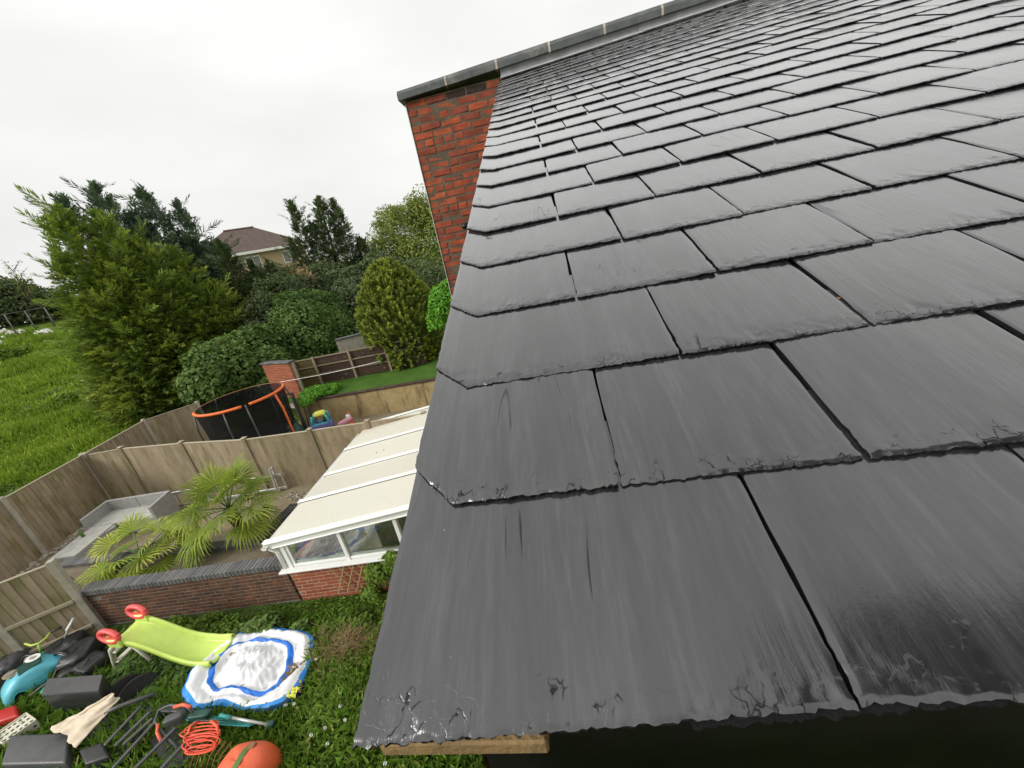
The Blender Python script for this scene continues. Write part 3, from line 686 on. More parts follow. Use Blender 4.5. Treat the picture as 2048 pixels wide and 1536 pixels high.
# ================================================================== brick garden wall with planter behind
def brick_set(mat_name, n=6, d=(.215, .1, .065), ch=.004):
    out = []
    for i in range(n):
        r = random.Random(i * 3 + len(mat_name)); g = G(); g.box((0, 0, 0), d, None, ch); g.v = [p + Vector((r.gauss(0, .0012), r.gauss(0, .001), r.gauss(0, .001))) for p in g.v]; out.append(g.mesh('brick'))
    return out
BS = {}
def bmesh_for(key, d):
    if (key, d) not in BS: BS[(key, d)] = brick_set(key, 5, d)
    return random.choice(BS[(key, d)])
def brick_face(parent, mat, A, d, nn, length, z0, z1, key, limit=300):
    """stretcher-bond bricks proud of a mortar core, on the front of a wall; A front-face start"""
    root = parent
    while root.parent: root = root.parent
    org = ORG[root.name]; n = 0; row = 0; z = z1 - .0375; ang_ = math.atan2(d.y, d.x)
    while z > z0 and n < limit:
        s_ = -.1125 if row % 2 else 0.0
        while s_ < length - .02:
            a, b = max(s_, 0), min(s_ + .215, length)
            if b - a > .05 and n < limit:
                w = round(b - a, 2); o = link('brick', bmesh_for(key, (w if w < .2 else .215, .1, .065)), M[mat], parent)
                p = A + d * ((a + b) / 2) + nn * (.0615 + random.gauss(0, .0012)); o.location = Vector((p.x, p.y, z)) - org; o.rotation_euler = (0, 0, ang_); n += 1
            s_ += .225
        z -= .075; row += 1
def coping_run(parent, mat, A, d, nn, length, z, depth=.24, hh=.10, over=.02):
    root = parent
    while root.parent: root = root.parent
    org = ORG[root.name]; s_ = .035; ang_ = math.atan2(d.y, d.x); key = 'cop%g%s' % (depth, mat)
    while s_ < length:
        o = link('coping_brick', bmesh_for(key, (.064, depth, hh)), M[mat], parent)
        p = A + d * s_ + nn * (depth / 2 - over); o.location = Vector((p.x, p.y, z - hh / 2 + random.gauss(0, .0012))) - org; o.rotation_euler = (0, 0, ang_); s_ += .0745
WT = .88
wl_ = (WB - WA).length
gw = thing('garden_wall', 'sooty brown brick garden wall with grey brick-on-edge coping below the palms', 'wall', gz(WA, 0))
core = G(); A0 = gz(WA, 0) + wd * .0 + wn_ * .02
core.box(A0 + wd * wl_ / 2 + wn_ * .118 + Vector((0, 0, (WT - .1) / 2)), (wl_, .205, WT - .1), frame(wd)); core = core.build('mortar_core', M['mortar_grey'], gw)
brick_face(core, 'brick_garden', A0, wd, wn_, wl_, .0, WT - .105, 'gw')
capc = G(); capc.box(A0 + wd * wl_ / 2 + wn_ * .11 + Vector((0, 0, WT - .055)), (wl_ - .01, .20, .08), frame(wd)); capc = capc.build('coping', M['mortar_grey'], gw)
coping_run(capc, 'brick_blue', A0, wd, wn_, wl_, WT)
# planter: return wall and back wall with darker coping
B1, B2, B3 = at(452, 1094, .62), at(517, 1085, .62), at(594, 1008, .62)
B0 = at(112, 1132, .62)
pw = thing('planter_wall', 'low dark brick planter edging with charcoal coping round the palm bed', 'wall', gz(B2, 0))
for a, b in ((B0, B2), (B2, B3)):
    d = b - a; d.z = 0; L = d.length; d.normalize(); n_ = Vector((-d.y, d.x, 0))
    c_ = G(); c_.box(gz(a, .27) + d * L / 2 + n_ * .11, (L, .19, .52), frame(d)); c_ = c_.build('mortar_core', M['mortar_grey'], pw)
    brick_face(c_, 'brick_garden', gz(a, 0), d, n_, L, .20, .515, 'gw', 130)
    coping_run(c_, 'brick_dkblue' if a is not B0 else 'brick_blue', gz(a, 0), d, n_, L, .62, .22)
# soil in the bed
g = G(); pts = [A0 + wn_ * .2 + wd * .05, A0 + wn_ * .2 + wd * wl_, gz(B3, 0), gz(B2, 0), gz(B0, 0)]
bed = [gz(p, .5) for p in pts]; cen = sum(bed, Vector()) / 5
n_ = 26; P = []
for i in range(n_ + 1):
    row = []
    for j in range(13):
        a = bed[0].lerp(bed[1], i / n_); b = bed[4].lerp(bed[3], i / n_); p = a.lerp(b, j / 12); p.z = .52 + .05 * math.sin(p.x * 3.1) * math.cos(p.y * 4.3); row.append(p)
    P.append(row)
g.grid(P); tag(g.build('bed_soil', M['soil'], None, True), kind='structure')
P = []
for i in range(9):
    row = []
    for j in range(9):
        p = gz(B2, 0).lerp(gz(B3, 0), i / 8).lerp((A0 + wn_ * .2 + wd * wl_).lerp(gz(B3, 0), i / 8), j / 8); p.z = .50 + .03 * math.sin(p.x * 5 + p.y * 3); row.append(p)
    P.append(row)
g = G(); g.grid(P); tag(g.build('bed_soil_corner', M['soil'], None, True), kind='structure')
# ================================================================== lean-to conservatory on the same wall line
M['polycarb'] = None
t = NT('cream_polycarbonate'); v = t.coord('Object', rand=True)
wv = t.nd('ShaderNodeTexWave'); wv.inputs['Scale'].default_value = 28.0; wv.bands_direction = 'Y'; t.ln(v, wv.inputs['Vector'])
c = t.mix(t.ramp(t.noise(v, 6.0, 6.0, .7), [(.5, 0.0), (.75, .25)]), (.93, .92, .80), (.72, .70, .58))
t.set(Base_Color=c, Roughness=.28, Specular_IOR_Level=.5, Normal=t.bump(wv.outputs['Fac'], .08, .004))
tr = t.nd('ShaderNodeBsdfTranslucent'); tr.inputs['Color'].default_value = (.8, .78, .6, 1)
mx = t.nd('ShaderNodeMixShader'); mx.inputs[0].default_value = .38; t.ln(t.b.outputs[0], mx.inputs[1]); t.ln(tr.outputs[0], mx.inputs[2]); t.ln(mx.outputs[0], t.o.inputs['Surface'])
M['polycarb'] = t.m
t = NT('window_glass'); t.set(Base_Color=(.9, .95, .94), Roughness=.03, Transmission_Weight=1.0, IOR=1.45, Specular_IOR_Level=.5)
gl = t.nd('ShaderNodeBsdfGlossy'); gl.inputs['Roughness'].default_value = .03; tp = t.nd('ShaderNodeBsdfTransparent'); tp.inputs['Color'].default_value = (.82, .88, .86, 1)
fr = t.nd('ShaderNodeFresnel'); fr.inputs['IOR'].default_value = 1.5; mx = t.nd('ShaderNodeMixShader'); t.ln(t.math('MULTIPLY', fr.outputs[0], .55), mx.inputs[0]); t.ln(tp.outputs[0], mx.inputs[1]); t.ln(gl.outputs[0], mx.inputs[2]); t.ln(mx.outputs[0], t.o.inputs['Surface'])
M['glass'] = t.m
M['carpet'] = plain('conservatory_floor', (.75, .72, .66), .8)
M['interior'] = plain('interior_brick', (.45, .17, .12), .8, .3)
M['curtain'] = plain('interior_grey', (.2, .2, .19), .7)

S0 = at(560, 1141, .80)                                # front-left corner of the sill
CPn = np.array([wn_.x, wn_.y, 0.0]); Cp0 = np.array([WB.x, WB.y, 0.0]) + np.array([wn_.x, wn_.y, 0]) * .0
cw = lambda x, y, off=0.0: atP(x, y, tuple(np.array([WB.x, WB.y, 0.0]) + CPn * off), tuple(CPn))
pL, pR = cw(541, 1082), cw(806, 1016); kL, kR = cw(574, 1141), cw(775, 1107)
CX0 = gz(cw(566, 1128), 0); clen = 3.4
slope = (pR.z - pL.z) / (pR - pL).length
sillz = (kL.z + kR.z) / 2
topz = lambda s_: pL.z + slope * (s_ - (pL - CX0).dot(wd))
con = thing('conservatory', 'white framed lean-to conservatory with cream ribbed roof panels on red brick base', 'conservatory', CX0)
base = G(); base.box(CX0 + wd * clen / 2 + wn_ * .13 + Vector((0, 0, (sillz - .02) / 2)), (clen, .20, sillz - .03), frame(wd)); base = base.build('dwarf_wall', M['mortar_pale'], con)
brick_face(base, 'brick_fresh', CX0 + wn_ * .015, wd, wn_, 2.6, .0, sillz - .045, 'cw')
def cbar(name, s0, z0, s1, z1, w, d=.07, off=.03, mat='upvc', parent=None):
    a = CX0 + wd * s0 + wn_ * off; b = CX0 + wd * s1 + wn_ * off; a.z = z0; b.z = z1
    g = G(); g.bar(a, b, d, w, .006); return g.build(name, M[mat], parent or con)
g = G(); g.box(CX0 + wd * (clen / 2 - .03) + wn_ * .03 + Vector((0, 0, sillz - .005)), (clen + .08, .26, .035), frame(wd), .006); g.build('window_sill', M['upvc'], con)
# openings: mullion positions from the photograph
mull = [(cw(x, y) - CX0).dot(wd) for x, y in ((583, 1110), (682, 1082), (793, 1055))]
mull = [mull[0] - .10, mull[1], mull[2]]; mull += [mull[2] + (mull[2] - mull[1]), mull[2] + 2 * (mull[2] - mull[1])]
for i, s_ in enumerate(mull):
    cbar('mullion', s_, sillz + .01, s_ + .001, topz(s_) - .10, .075, .07)
for i in range(len(mull) - 1):
    a, b = mull[i] + .04, mull[i + 1] - .04
    fr = cbar('window_frame', a, sillz + .045, b, sillz + .045, .05, .06)
    cbar('frame_head', a, topz(a) - .135, b, topz(b) - .135, .05, .06, parent=fr)
    if i == 0: cbar('frame_side', a + .02, sillz + .06, a + .021, topz(a) - .14, .04, .06, parent=fr)
    pts = [(a, sillz + .07), (b, sillz + .07), (b, topz(b) - .16), (a, topz(a) - .16)]
    g = G(); vs = [];
    for o_ in (.028, .034):
        for s_, z_ in pts: q = CX0 + wd * s_ + wn_ * o_; q.z = z_; vs.append(q)
    g.add(vs, [(0, 1, 2, 3), (7, 6, 5, 4), (0, 4, 5, 1), (1, 5, 6, 2), (2, 6, 7, 3), (3, 7, 4, 0)]); g.build('pane', M['glass'], fr)
cbar('fascia_beam', -.14, topz(-.14) - .045, clen, topz(clen) - .045, .13, .09, .0)
cbar('beam_trim', -.13, topz(-.14) - .112, clen, topz(clen) - .112, .02, .10, -.012)
# roof sheets between glazing bars
far = [at(541, 1082, pL.z)]
edge_px = [(604, 1003), (654, 950), (694, 899), (735, 849)]
dep = [-.04]
for x, y in edge_px:
    q = atP(x, y, tuple(pL), (wd.x, wd.y, 0)); dep.append((q - pL).dot(wn_))
zed = [pL.z] + [atP(x, y, tuple(pL), (wd.x, wd.y, 0)).z for x, y in edge_px]
s0 = (pL - CX0).dot(wd)
def rp(s_, i, up=0.0):
    q = CX0 + wd * s_ + wn_ * dep[i]; q.z = zed[i] + slope * (s_ - s0) + up; return q
for i in range(4):
    g = G(); vs = [rp(s0, i), rp(clen, i), rp(clen, i + 1), rp(s0, i + 1)]; vs += [p - Vector((0, 0, .025)) for p in vs]
    g.add(vs, [(0, 1, 2, 3), (0, 4, 5, 1), (1, 5, 6, 2), (2, 6, 7, 3), (3, 7, 4, 0)]); g.build('roof_panel', M['polycarb'], con)
for i in range(5):
    g = G(); g.bar(rp(s0 - .05, i, .012), rp(clen, i, .012), .085 if i else .10, .028, .006); b_ = g.build('glazing_bar', M['upvc'], con)
    g = G(); g.bar(rp(s0 - .04, i, .034), rp(clen, i, .034), .035, .018, .004); g.build('bar_cap', M['upvc'], b_)
    for sg in (-1, 1):
        if 0 < i or sg > 0:
            g = G(); g.bar(rp(s0 - .02, i, .004) + wn_ * (.047 * sg), rp(clen, i, .004) + wn_ * (.046 * sg), .006, .010); g.build('bar_shadow_strip', M['gutter'], b_)  # dark strips standing in for the shadow lines beside the bars
    g = G(); g.box(rp(s0 - .055, i, .0), (.02, .10, .06), frame(wd), .005); g.build('end_cap', M['upvc'], b_)
# gutter along the low left edge and its outlet at the corner
g = G()
P = []
for p in (rp(s0 - .09, 0, -.05) - wn_ * .06, rp(s0 - .09, 4, -.05)):
    P.append([p + wd * (.05 * math.cos(a)) + Vector((0, 0, .045 * math.sin(a))) for a in [math.pi + math.pi * k / 8 for k in range(9)]])
g.grid(P); g.add(P[0], [tuple(range(9))]); g.build('gutter', M['upvc'], con, True)
q = rp(s0 - .09, 0, -.10) + wn_ * .05
G().tube([q, q + Vector((0, 0, -.06)), q + wd * .1 + Vector((0, 0, -.12)), q + wd * .1 + Vector((0, 0, -.5))], .034, 10).build('downpipe', M['upvc'], con, True)
# left side below the gutter: wall and frame
dl = dep[4]
g = G(); a = CX0 + wn_ * .2; g.box(a + wn_ * (dl - .2) / 2 + wd * .10 + Vector((0, 0, (sillz) / 2)), (.2, dl - .3, sillz - .02), frame(wd)); g.build('side_wall', M['interior'], con)
for i in range(5):
    q = CX0 + wd * .08 + wn_ * max(.06, dep[i] - .03); g = G(); g.box(Vector((q.x, q.y, (sillz + zed[i]) / 2 - .04)), (.07, .07, zed[i] - sillz - .02), frame(wd)); g.build('side_post', M['upvc'], con)
g = G(); g.box(CX0 + wd * (clen / 2 + .1) + wn_ * (dl / 2) + Vector((0, 0, .06)), (clen - .2, dl - .3, .06), frame(wd)); g.build('floor', M['carpet'], con)
g = G(); g.box(CX0 + wd * clen + wn_ * (dl / 2) + Vector((0, 0, 1.2)), (.2, dl, 2.4), frame(wd)); g.build('back_wall', M['interior'], con)
# what shows through the glass
g = G(); q = CX0 + wd * 1.55 + wn_ * 1.0; g.box(q + Vector((0, 0, .45)), (.55, .5, .75), frame(wd), .08); g.box(q + Vector((.05, .2, .9)), (.55, .14, .45), frame(wd), .06)
solo('armchair', g, M['curtain'], 'grey armchair seen through the conservatory window', 'chair', gz(q, .09))
g = G(); q = CX0 + wd * .8 + wn_ * .35; g.tube([Vector((q.x, q.y, sillz + .02)), Vector((q.x, q.y, sillz + .05))], .0); g = G()
qq = CX0 + wd * .62 + wn_ * .12; g.lathe(Vector((qq.x, qq.y, sillz + .012)), [(.0, 0), (.05, 0), (.07, .03), (.045, .06), (.02, .07), (0, .07)], 12, None, (1.6, 1, 1))
solo('ornament', g, M['rattan'], 'small pale ornament on the conservatory window ledge', 'ornament', (qq.x, qq.y, sillz + .012), smooth=True)
# leaf litter on the roof
litter = [(742, 900), (754, 905), (768, 900), (790, 884), (800, 880), (762, 935), (783, 936), (795, 930), (747, 974), (763, 977), (769, 990), (738, 988), (667, 1031)]
g = G(); rr = random.Random(3)
for x, y in litter:
    n = wd.cross(Vector((0, 0, 1))); nrm = Vector((0, 0, 1)) - wd * slope
    q = atP(x, y, tuple(rp(s0, 2, .004)), tuple(nrm)); g.box(q, (rr.uniform(.03, .07), rr.uniform(.02, .035), .008), rz(rr.uniform(0, 3)), .003)
tag(g.build('leaf_litter', M['bark']), 'scattered dark leaf scraps on the cream conservatory roof', 'leaf litter', kind='stuff')
# ================================================================== neighbour's garden: sofa, table, ladder, palms
def zbox(g, pts, z0, z1):                  # footprint polygon extruded
    n = len(pts); vs = [Vector((p.x, p.y, z0)) for p in pts] + [Vector((p.x, p.y, z1)) for p in pts]
    return g.add(vs, [tuple(range(n))[::-1], tuple(range(n, 2 * n))] + [(i, (i + 1) % n, n + (i + 1) % n, n + i) for i in range(n)])
SE, BK = .40, .72
k1 = at(158, 1040, BK); k2 = at(213, 1000, BK); k3 = at(340, 980, BK); k4 = at(289, 1013, BK)
k2 = gz(k2, 0); k1 = gz(k1, 0); k3 = gz(k3, 0)
d1 = (k3 - k2).normalized(); d2 = (k1 - k2).normalized()
sofa = thing('corner_sofa', 'grey rattan corner sofa without cushions in the fence corner', 'sofa', k2)
l3 = (k3 - k2).length; l1 = (k1 - k2).length
ext = 1.05                                  # chaise end without a back
def quadp(a, b, c_, d_): return [k2 + d1 * a + d2 * b for a, b in ((a, c_), (b, c_), (b, d_), (a, d_))]
sd_ = .75
g = zbox(G(), quadp(.02, l3, .02, sd_), .05, SE); g.build('seat_base', M['rattan'], sofa)
g = zbox(G(), quadp(.02, sd_, sd_ + .005, l1 + ext), .05, SE - .003); g.build('chaise_base', M['rattan'], sofa)
g = zbox(G(), quadp(.08, l3 - .08, .08, sd_ - .01), SE, SE + .012); g.build('seat_top', M['rattan_top'], sofa)
g = zbox(G(), quadp(.08, sd_ - .02, sd_ + .01, l1 + ext - .01), SE, SE + .011); g.build('chaise_top', M['rattan_top'], sofa)
def slats(name, a, b, th, n=5, z0=SE, z1=BK):
    d = (b - a); L = d.length; d.normalize(); core_ = None
    for i in range(n):
        z_ = z0 + (z1 - z0) * (i + .5) / n; h_ = (z1 - z0) / n - .004; g = G(); g.box((a + b) / 2 + Vector((0, 0, z_)), (L, th, h_), frame(d), .006)
        o = g.build(name if i == 0 else 'slat', M['rattan'], sofa if core_ is None else core_); core_ = core_ or o
slats('backrest', k2 + d1 * .0 + d2 * .04, k2 + d1 * (l3 * .48) + d2 * .04, .075)
slats('backrest', k2 + d1 * (l3 * .48 + .01) + d2 * .04, k2 + d1 * l3 + d2 * .04, .075)
slats('backrest', k2 + d1 * .04 + d2 * .08, k2 + d1 * .04 + d2 * l1, .075)
slats('armrest', k2 + d1 * (l3 - .04) + d2 * .08, k2 + d1 * (l3 - .04) + d2 * sd_, .075, 8, .06, BK)
# low table, bottle on the sofa
tq = [at(129, 1099, .38), at(160, 1097, .38), at(232, 1052, .38), at(205, 1052, .38)]
d_ = (gz(tq[3], 0) - gz(tq[0], 0)).normalized(); n2 = Vector((d_.y, -d_.x, 0)); o_ = gz(at(129, 1099, .38), 0); Lt = (gz(at(205, 1052, .38), 0) - o_).length
wt = (gz(at(160, 1097, .38), 0) - o_).dot(n2)
tab = thing('low_table', 'grey rattan low table standing before the corner sofa', 'table', o_)
qd = [o_, o_ + n2 * wt, o_ + n2 * wt + d_ * Lt, o_ + d_ * Lt]
zbox(G(), qd, .03, .36).build('base', M['rattan'], tab)
ins = lambda p: p.lerp(sum(qd, Vector()) / 4, -.02)
zbox(G(), [ins(p) for p in qd], .362, .385).build('table_top', M['rattan_top'], tab)
q = at(167, 1073, SE + .012); g = G(); g.lathe(q, [(0, 0), (.035, 0), (.035, .13), (.013, .19), (.013, .23), (0, .23)], 10)
solo('bottle', g, M['olive_pl'], 'small dark bottle standing on the grey sofa chaise', 'bottle', q, smooth=True)
# ladder on its edge along the fence
la, lb = at(352, 1003, .25), at(566, 985, .05); lb = at(572, 968, .2)
la.z = .12; d_ = (gz(lb, 0) - gz(la, 0)).normalized(); Ll = (gz(lb, 0) - gz(la, 0)).length
lad = thing('ladder', 'aluminium ladder on its side below the board fence', 'ladder', gz(la, 0)); la = gz(la, 0)
for zz, nm in ((.10, 'stile'), (.52, 'stile')):
    G().bar(la + Vector((0, 0, zz)), la + d_ * Ll + Vector((0, 0, zz)), .028, .075, .005).build(nm, M['alu'], lad)
for i in range(int(Ll / .28) + 1):
    G().bar(la + d_ * (.12 + i * .28) + Vector((0, 0, .12)), la + d_ * (.12 + i * .28) + Vector((0, 0, .50)), .03, .03).build('rung', M['alu'], lad)
tr_ = gz(at(560, 985, .02), 0)
pole = thing('trestle', 'short aluminium trestle frame standing at the end of the ladder', 'trestle', tr_)
for o2 in (0, .42):
    G().bar(tr_ + d_ * -.05 + Vector((-.02, o2 * .2, 0)), tr_ + Vector((0, o2 * .2 + .02, .78)), .05, .03, .004).build('leg', M['alu'], pole)
G().bar(tr_ + Vector((0, 0, .55)), tr_ + Vector((.0, .1, .55)), .04, .04).build('crossbar', M['alu'], pole)
G().bar(tr_ + d_ * -.45 + Vector((0, .02, .56)), tr_ + Vector((0, .02, .56)), .05, .04).build('top_bar', M['alu'], pole)

def fan(V, F, A, hub, d, up, rad, nseg, spread, droop, tone, r):
    """one pleated fan leaf: narrow blades round the end of the stalk"""
    d = Vector(d).normalized(); s_ = d.cross(Vector(up)).normalized(); n_ = s_.cross(d)
    for i in range(nseg):
        a = (i / (nseg - 1) - .5) * spread; L = rad * (1 - .25 * abs(i / (nseg - 1) - .5) * 2) * r.uniform(.86, 1.08)
        dr = d * math.cos(a) + s_ * math.sin(a); si = n_.cross(dr).normalized(); w = rad * .034
        b = len(V); m1 = hub + dr * L * .5 + n_ * (.03 * math.cos(i * math.pi)) * rad; tip = hub + dr * L + Vector((0, 0, -droop * L * r.uniform(.6, 1.5) * (1 + abs(a) * .4)))
        mid2 = hub + dr * L * .78 + Vector((0, 0, -droop * L * .35))
        V += [hub + si * w * .12, hub - si * w * .12, m1 + si * w, m1 - si * w, mid2 + si * w * .75 + n_ * .006, mid2 - si * w * .75 + n_ * .006, tip + si * .002, tip - si * .002]
        F += [(b, b + 1, b + 3, b + 2), (b + 2, b + 3, b + 5, b + 4), (b + 4, b + 5, b + 7, b + 6)]
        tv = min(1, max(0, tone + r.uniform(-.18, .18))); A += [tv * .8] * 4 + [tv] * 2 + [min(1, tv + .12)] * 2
def palm(label, base, trunk_h, nfr, rad, seed, zlow=-.5, tone=.55):
    r = random.Random(seed); t = thing('fan_palm', label, 'palm', base)
    g = G(); pts = [base + Vector((math.sin(i * .5) * .012, 0, trunk_h * i / 6)) for i in range(7)]
    g.tube(pts, [.11 + .02 * math.sin(i * 2.1) for i in range(7)], 12); g.build('trunk', M['fibre'], t, True)
    top = base + Vector((0, 0, trunk_h))
    for i in range(nfr):
        az = i * 2.399 + r.uniform(-.3, .3); el = (1.25 if trunk_h > .3 else .85) - 1.75 * (i / nfr) + r.uniform(-.12, .12)
        el = max(el, zlow); pl = r.uniform(.45, .75) * rad / .55
        d = Vector((math.cos(az) * math.cos(el), math.sin(az) * math.cos(el), math.sin(el)))
        p1 = top + d * pl * .55; p2 = top + d * pl + Vector((0, 0, -.06 * pl))
        dd = (p2 - p1).normalized(); dd = (dd + Vector((0, 0, -.25 * math.cos(el)))).normalized()
        V, F, A = [], [], []; up = Vector((r.uniform(-.25, .25), r.uniform(-.25, .25), 1))
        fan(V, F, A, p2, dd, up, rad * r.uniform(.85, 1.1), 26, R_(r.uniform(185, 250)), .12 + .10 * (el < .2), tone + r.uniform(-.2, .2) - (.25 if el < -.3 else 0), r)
        o = fast('frond', [tuple(x) for x in V], F, M['palm'], t, A)
        gg = G(); gg.tube([top, p1, p2 + dd * .02], [.014, .010, .008], 6); gg.build('stalk', M['olive_pl'], o, True)
    return t
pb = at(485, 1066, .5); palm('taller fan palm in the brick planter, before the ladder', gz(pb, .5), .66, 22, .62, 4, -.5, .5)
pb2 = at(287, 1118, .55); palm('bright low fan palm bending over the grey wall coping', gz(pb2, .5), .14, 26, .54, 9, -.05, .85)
# dead drooping fronds at the foot of the taller palm
pd = gz(at(520, 1068, .52), .52); t = thing('dead_palm_frond', 'dead straw-coloured fan leaf lying on the planter soil', 'leaf', pd)
V, F, A = [], [], []; r = random.Random(2)
for k in range(3): fan(V, F, A, pd + Vector((0, 0, .28)), Vector((.6, -.2 - .4 * k, -.5)), (0.2, 0, 1), .4, 22, R_(150), .35, .6, r)
fast('dry_blades', [tuple(x) for x in V], F, M['leafdry'], t, A)
# rear garden: retaining wall with lawn above, brick pier wall, dark fence, trampoline, toys
T1, T2 = at(588, 806, 1.02), at(905, 752, 1.02)
d_ = (gz(T2, 0) - gz(T1, 0)).normalized(); n_ = Vector((-d_.y, d_.x, 0)); Lr = (gz(T2, 0) - gz(T1, 0)).length + 3
t = NT('stained_yellow_render'); v = t.coord('Object', rand=False); m = t.nd('ShaderNodeMapping'); m.inputs['Scale'].default_value = (1, 1, .18); t.ln(v, m.inputs['Vector'])
c = t.ramp(t.noise(v, 3.0, 8.0, .65), [(.3, (.30, .22, .095)), (.55, (.40, .31, .15)), (.75, (.46, .38, .22))])
c = t.mix(t.ramp(t.noise(m.outputs['Vector'], 3.5, 5.0), [(.52, 0), (.66, .75)]), c, (.09, .065, .035))
c = t.mix(t.ramp(t.noise(v, 1.3, 6.0, .7), [(.60, 0), (.68, .8)]), c, (.30, .14, .085))
t.set(Base_Color=c, Roughness=.9, Normal=t.bump(t.noise(v, 12.0, 6.0), .5, .03)); M['yrender'] = t.m
rw = thing('retaining_wall', 'stained yellow rendered retaining wall with a dark capping below the raised lawn', 'wall', gz(T1, 0))
G().box(gz(T1, .48) + d_ * Lr / 2 + n_ * .1, (Lr, .2, .97), frame(d_)).build('rendered_face', M['yrender'], rw)
x = 0
while x < Lr:
    G().box(gz(T1, .995) + d_ * (x + .3) + n_ * .08, (.592, .24, .05), frame(d_), .006).build('capping_slab', M['fence_dark'], rw); x += .6
P = []
for i in range(40):
    row = []
    for j in range(14):
        p = gz(T1, 0) + d_ * (-1.0 + (Lr + 1) * i / 39) + n_ * (.22 + 4.2 * j / 13); p.z = .96 + .02 * j + .02 * math.sin(i * 1.3 + j); row.append(p)
    P.append(row)
g = G(); g.grid(P); tag(g.build('raised_lawn', M['lawn'], None, True), kind='structure')
# old orange brick wall end beside the lawn
bp0, bp1 = at(537, 806, .9), at(606, 800, .9)
bw = thing('brick_stub_wall', 'old orange brick wall end with a slab cap beside the dark panels', 'wall', gz(bp1, 0))
bd = (gz(bp0, 0) - gz(bp1, 0)); bd.normalize(); q = gz(at(606, 800, .9), .9); zt = atD(600, 720, math.hypot(q.x - CP[0], q.y - CP[1])).z
dirb = Vector((-.93, .36, 0)).normalized(); nb_ = Vector((-dirb.y, dirb.x, 0)) * -1
q0 = q + dirb * 1.75; d_b = -dirb; nb_ = Vector((-d_b.y, d_b.x, 0))
cb = G(); cb.box(gz(q0, (zt + .5) / 2) + d_b * .87 + nb_ * .12, (1.75, .2, zt - .5), frame(d_b)); cb = cb.build('mortar_core', M['mortar_pale'], bw)
brick_face(cb, 'brick_fresh', gz(q0, 0), d_b, nb_, 1.75, .85, zt, 'bw', 200)
G().box(gz(q0, zt + .03) + d_b * .87 + nb_ * .12, (1.85, .32, .06), frame(d_b), .01).build('cap_slab', M['coping'], bw)
# dark panel fence behind the lawn
f0 = at(608, 772, 1.1); f1 = at(772, 742, 1.1); dd = (gz(f1, 0) - gz(f0, 0)).normalized(); Df = math.hypot(f0.x - CP[0], f0.y - CP[1]); zt0 = atD(600, 716, Df).z; 
pf = thing('dark_panel_fence', 'dark brown panel fence with pale rails behind the raised lawn', 'fence', gz(f0, 1.0))
pl = 1.55; hh = (zt0 - 1.1) * .95; nfn = Vector((dd.y, -dd.x, 0))
for i in range(4):
    a = gz(f0, 0) + dd * pl * i; zb_ = 1.08 + .01 * i
    mat = M['fence_olive'] if i == 0 else M['fence_dark']; wI = pl * (.55 if i == 0 else 1)
    if i: a = gz(f0, 0) + dd * (pl * .55 + pl * (i - 1))
    pn = G().bar(gz(a, zb_ + hh / 2) , gz(a + dd * wI, zb_ + hh / 2), .02, hh * .985).build('panel', M['fence_dark'], pf)
    nbd = 8
    for k in range(nbd):
        G().box(gz(a, zb_ + hh * (k + .5) / nbd) + dd * wI / 2 + nfn * (.016 + .003 * (k % 2)), (wI - .02, .012, hh / nbd - .008), frame(dd)).build('board', mat, pn)
    for f_ in (.36, .68, 1.0):
        G().bar(gz(a, zb_ + hh * f_) + nfn * .04, gz(a + dd * wI, zb_ + hh * f_) + nfn * .04, .04, .05, .004).build('rail', M['fence_post'], pn)
    G().box(gz(a, zb_ + hh / 2) + nfn * .06, (.09, .09, hh + .1), frame(dd), .006).build('post', M['fence_post'], pf)
w0 = at(560, 764, 2.0); w1 = at(760, 722, 2.15)
solo('washing_line', G().tube([w0.lerp(w1, i / 8) + Vector((0, 0, -.05 * math.sin(math.pi * i / 8))) for i in range(9)], .006, 5), M['alu'], 'thin pale washing line across the dark panels', 'line', w0)
# pale stone garden wall above the dark fence
s0_ = at(693, 700, 2.6); s1_ = at(770, 672, 2.75)
D_ = 19.5; a = atD(680, 706, D_); b = atD(790, 668, D_)
hh = atD(690, 690, D_).z - 1.0
sw = thing('stone_wall', 'pale stone garden wall showing between ivy and golden yew', 'wall', gz(a, .8))
zt_ = atD(700, 674, D_).z; dd2 = (gz(b, 0) - gz(a, 0)).normalized()
pr = G().bar(gz(a, (zt_ + .8) / 2), gz(b + dd2 * 2.0, (zt_ + .8) / 2), .25, zt_ - .8); pr.build('wall_face', M['stone'], sw)
G().bar(gz(a, zt_ + .03), gz(b + dd2 * 2.0, zt_ + .03), .32, .07, .01).build('cap_slab', M['coping'], sw)

# trampoline with net
zr = 2.05
e = [at(398, 829, zr), at(553, 778, zr)]; ctr = (gz(e[0], 0) + gz(e[1], 0)) / 2 + Vector((-.25, .35, 0)); rd = 1.30
t = NT('black_net'); tp = t.nd('ShaderNodeBsdfTransparent'); mx = t.nd('ShaderNodeMixShader'); v = t.coord('Object', rand=False); n = t.noise(v, 3.0); t.ln(t.ramp(n, [(.3, .72), (.7, .84)]), mx.inputs[0])
t.set(Base_Color=(.012, .012, .013), Roughness=.8, Specular_IOR_Level=.1); t.ln(tp.outputs[0], mx.inputs[1]); t.ln(t.b.outputs[0], mx.inputs[2]); t.ln(mx.outputs[0], t.o.inputs['Surface']); M['net'] = t.m
tp_ = thing('trampoline', 'round trampoline with black safety net and orange top ring behind the fence', 'trampoline', gz(ctr, 0))
cir = lambda rr, z, n=48, ph=0: [Vector((ctr.x + rr * math.cos(ph + 2 * math.pi * k / n), ctr.y + rr * math.sin(ph + 2 * math.pi * k / n), z)) for k in range(n)]
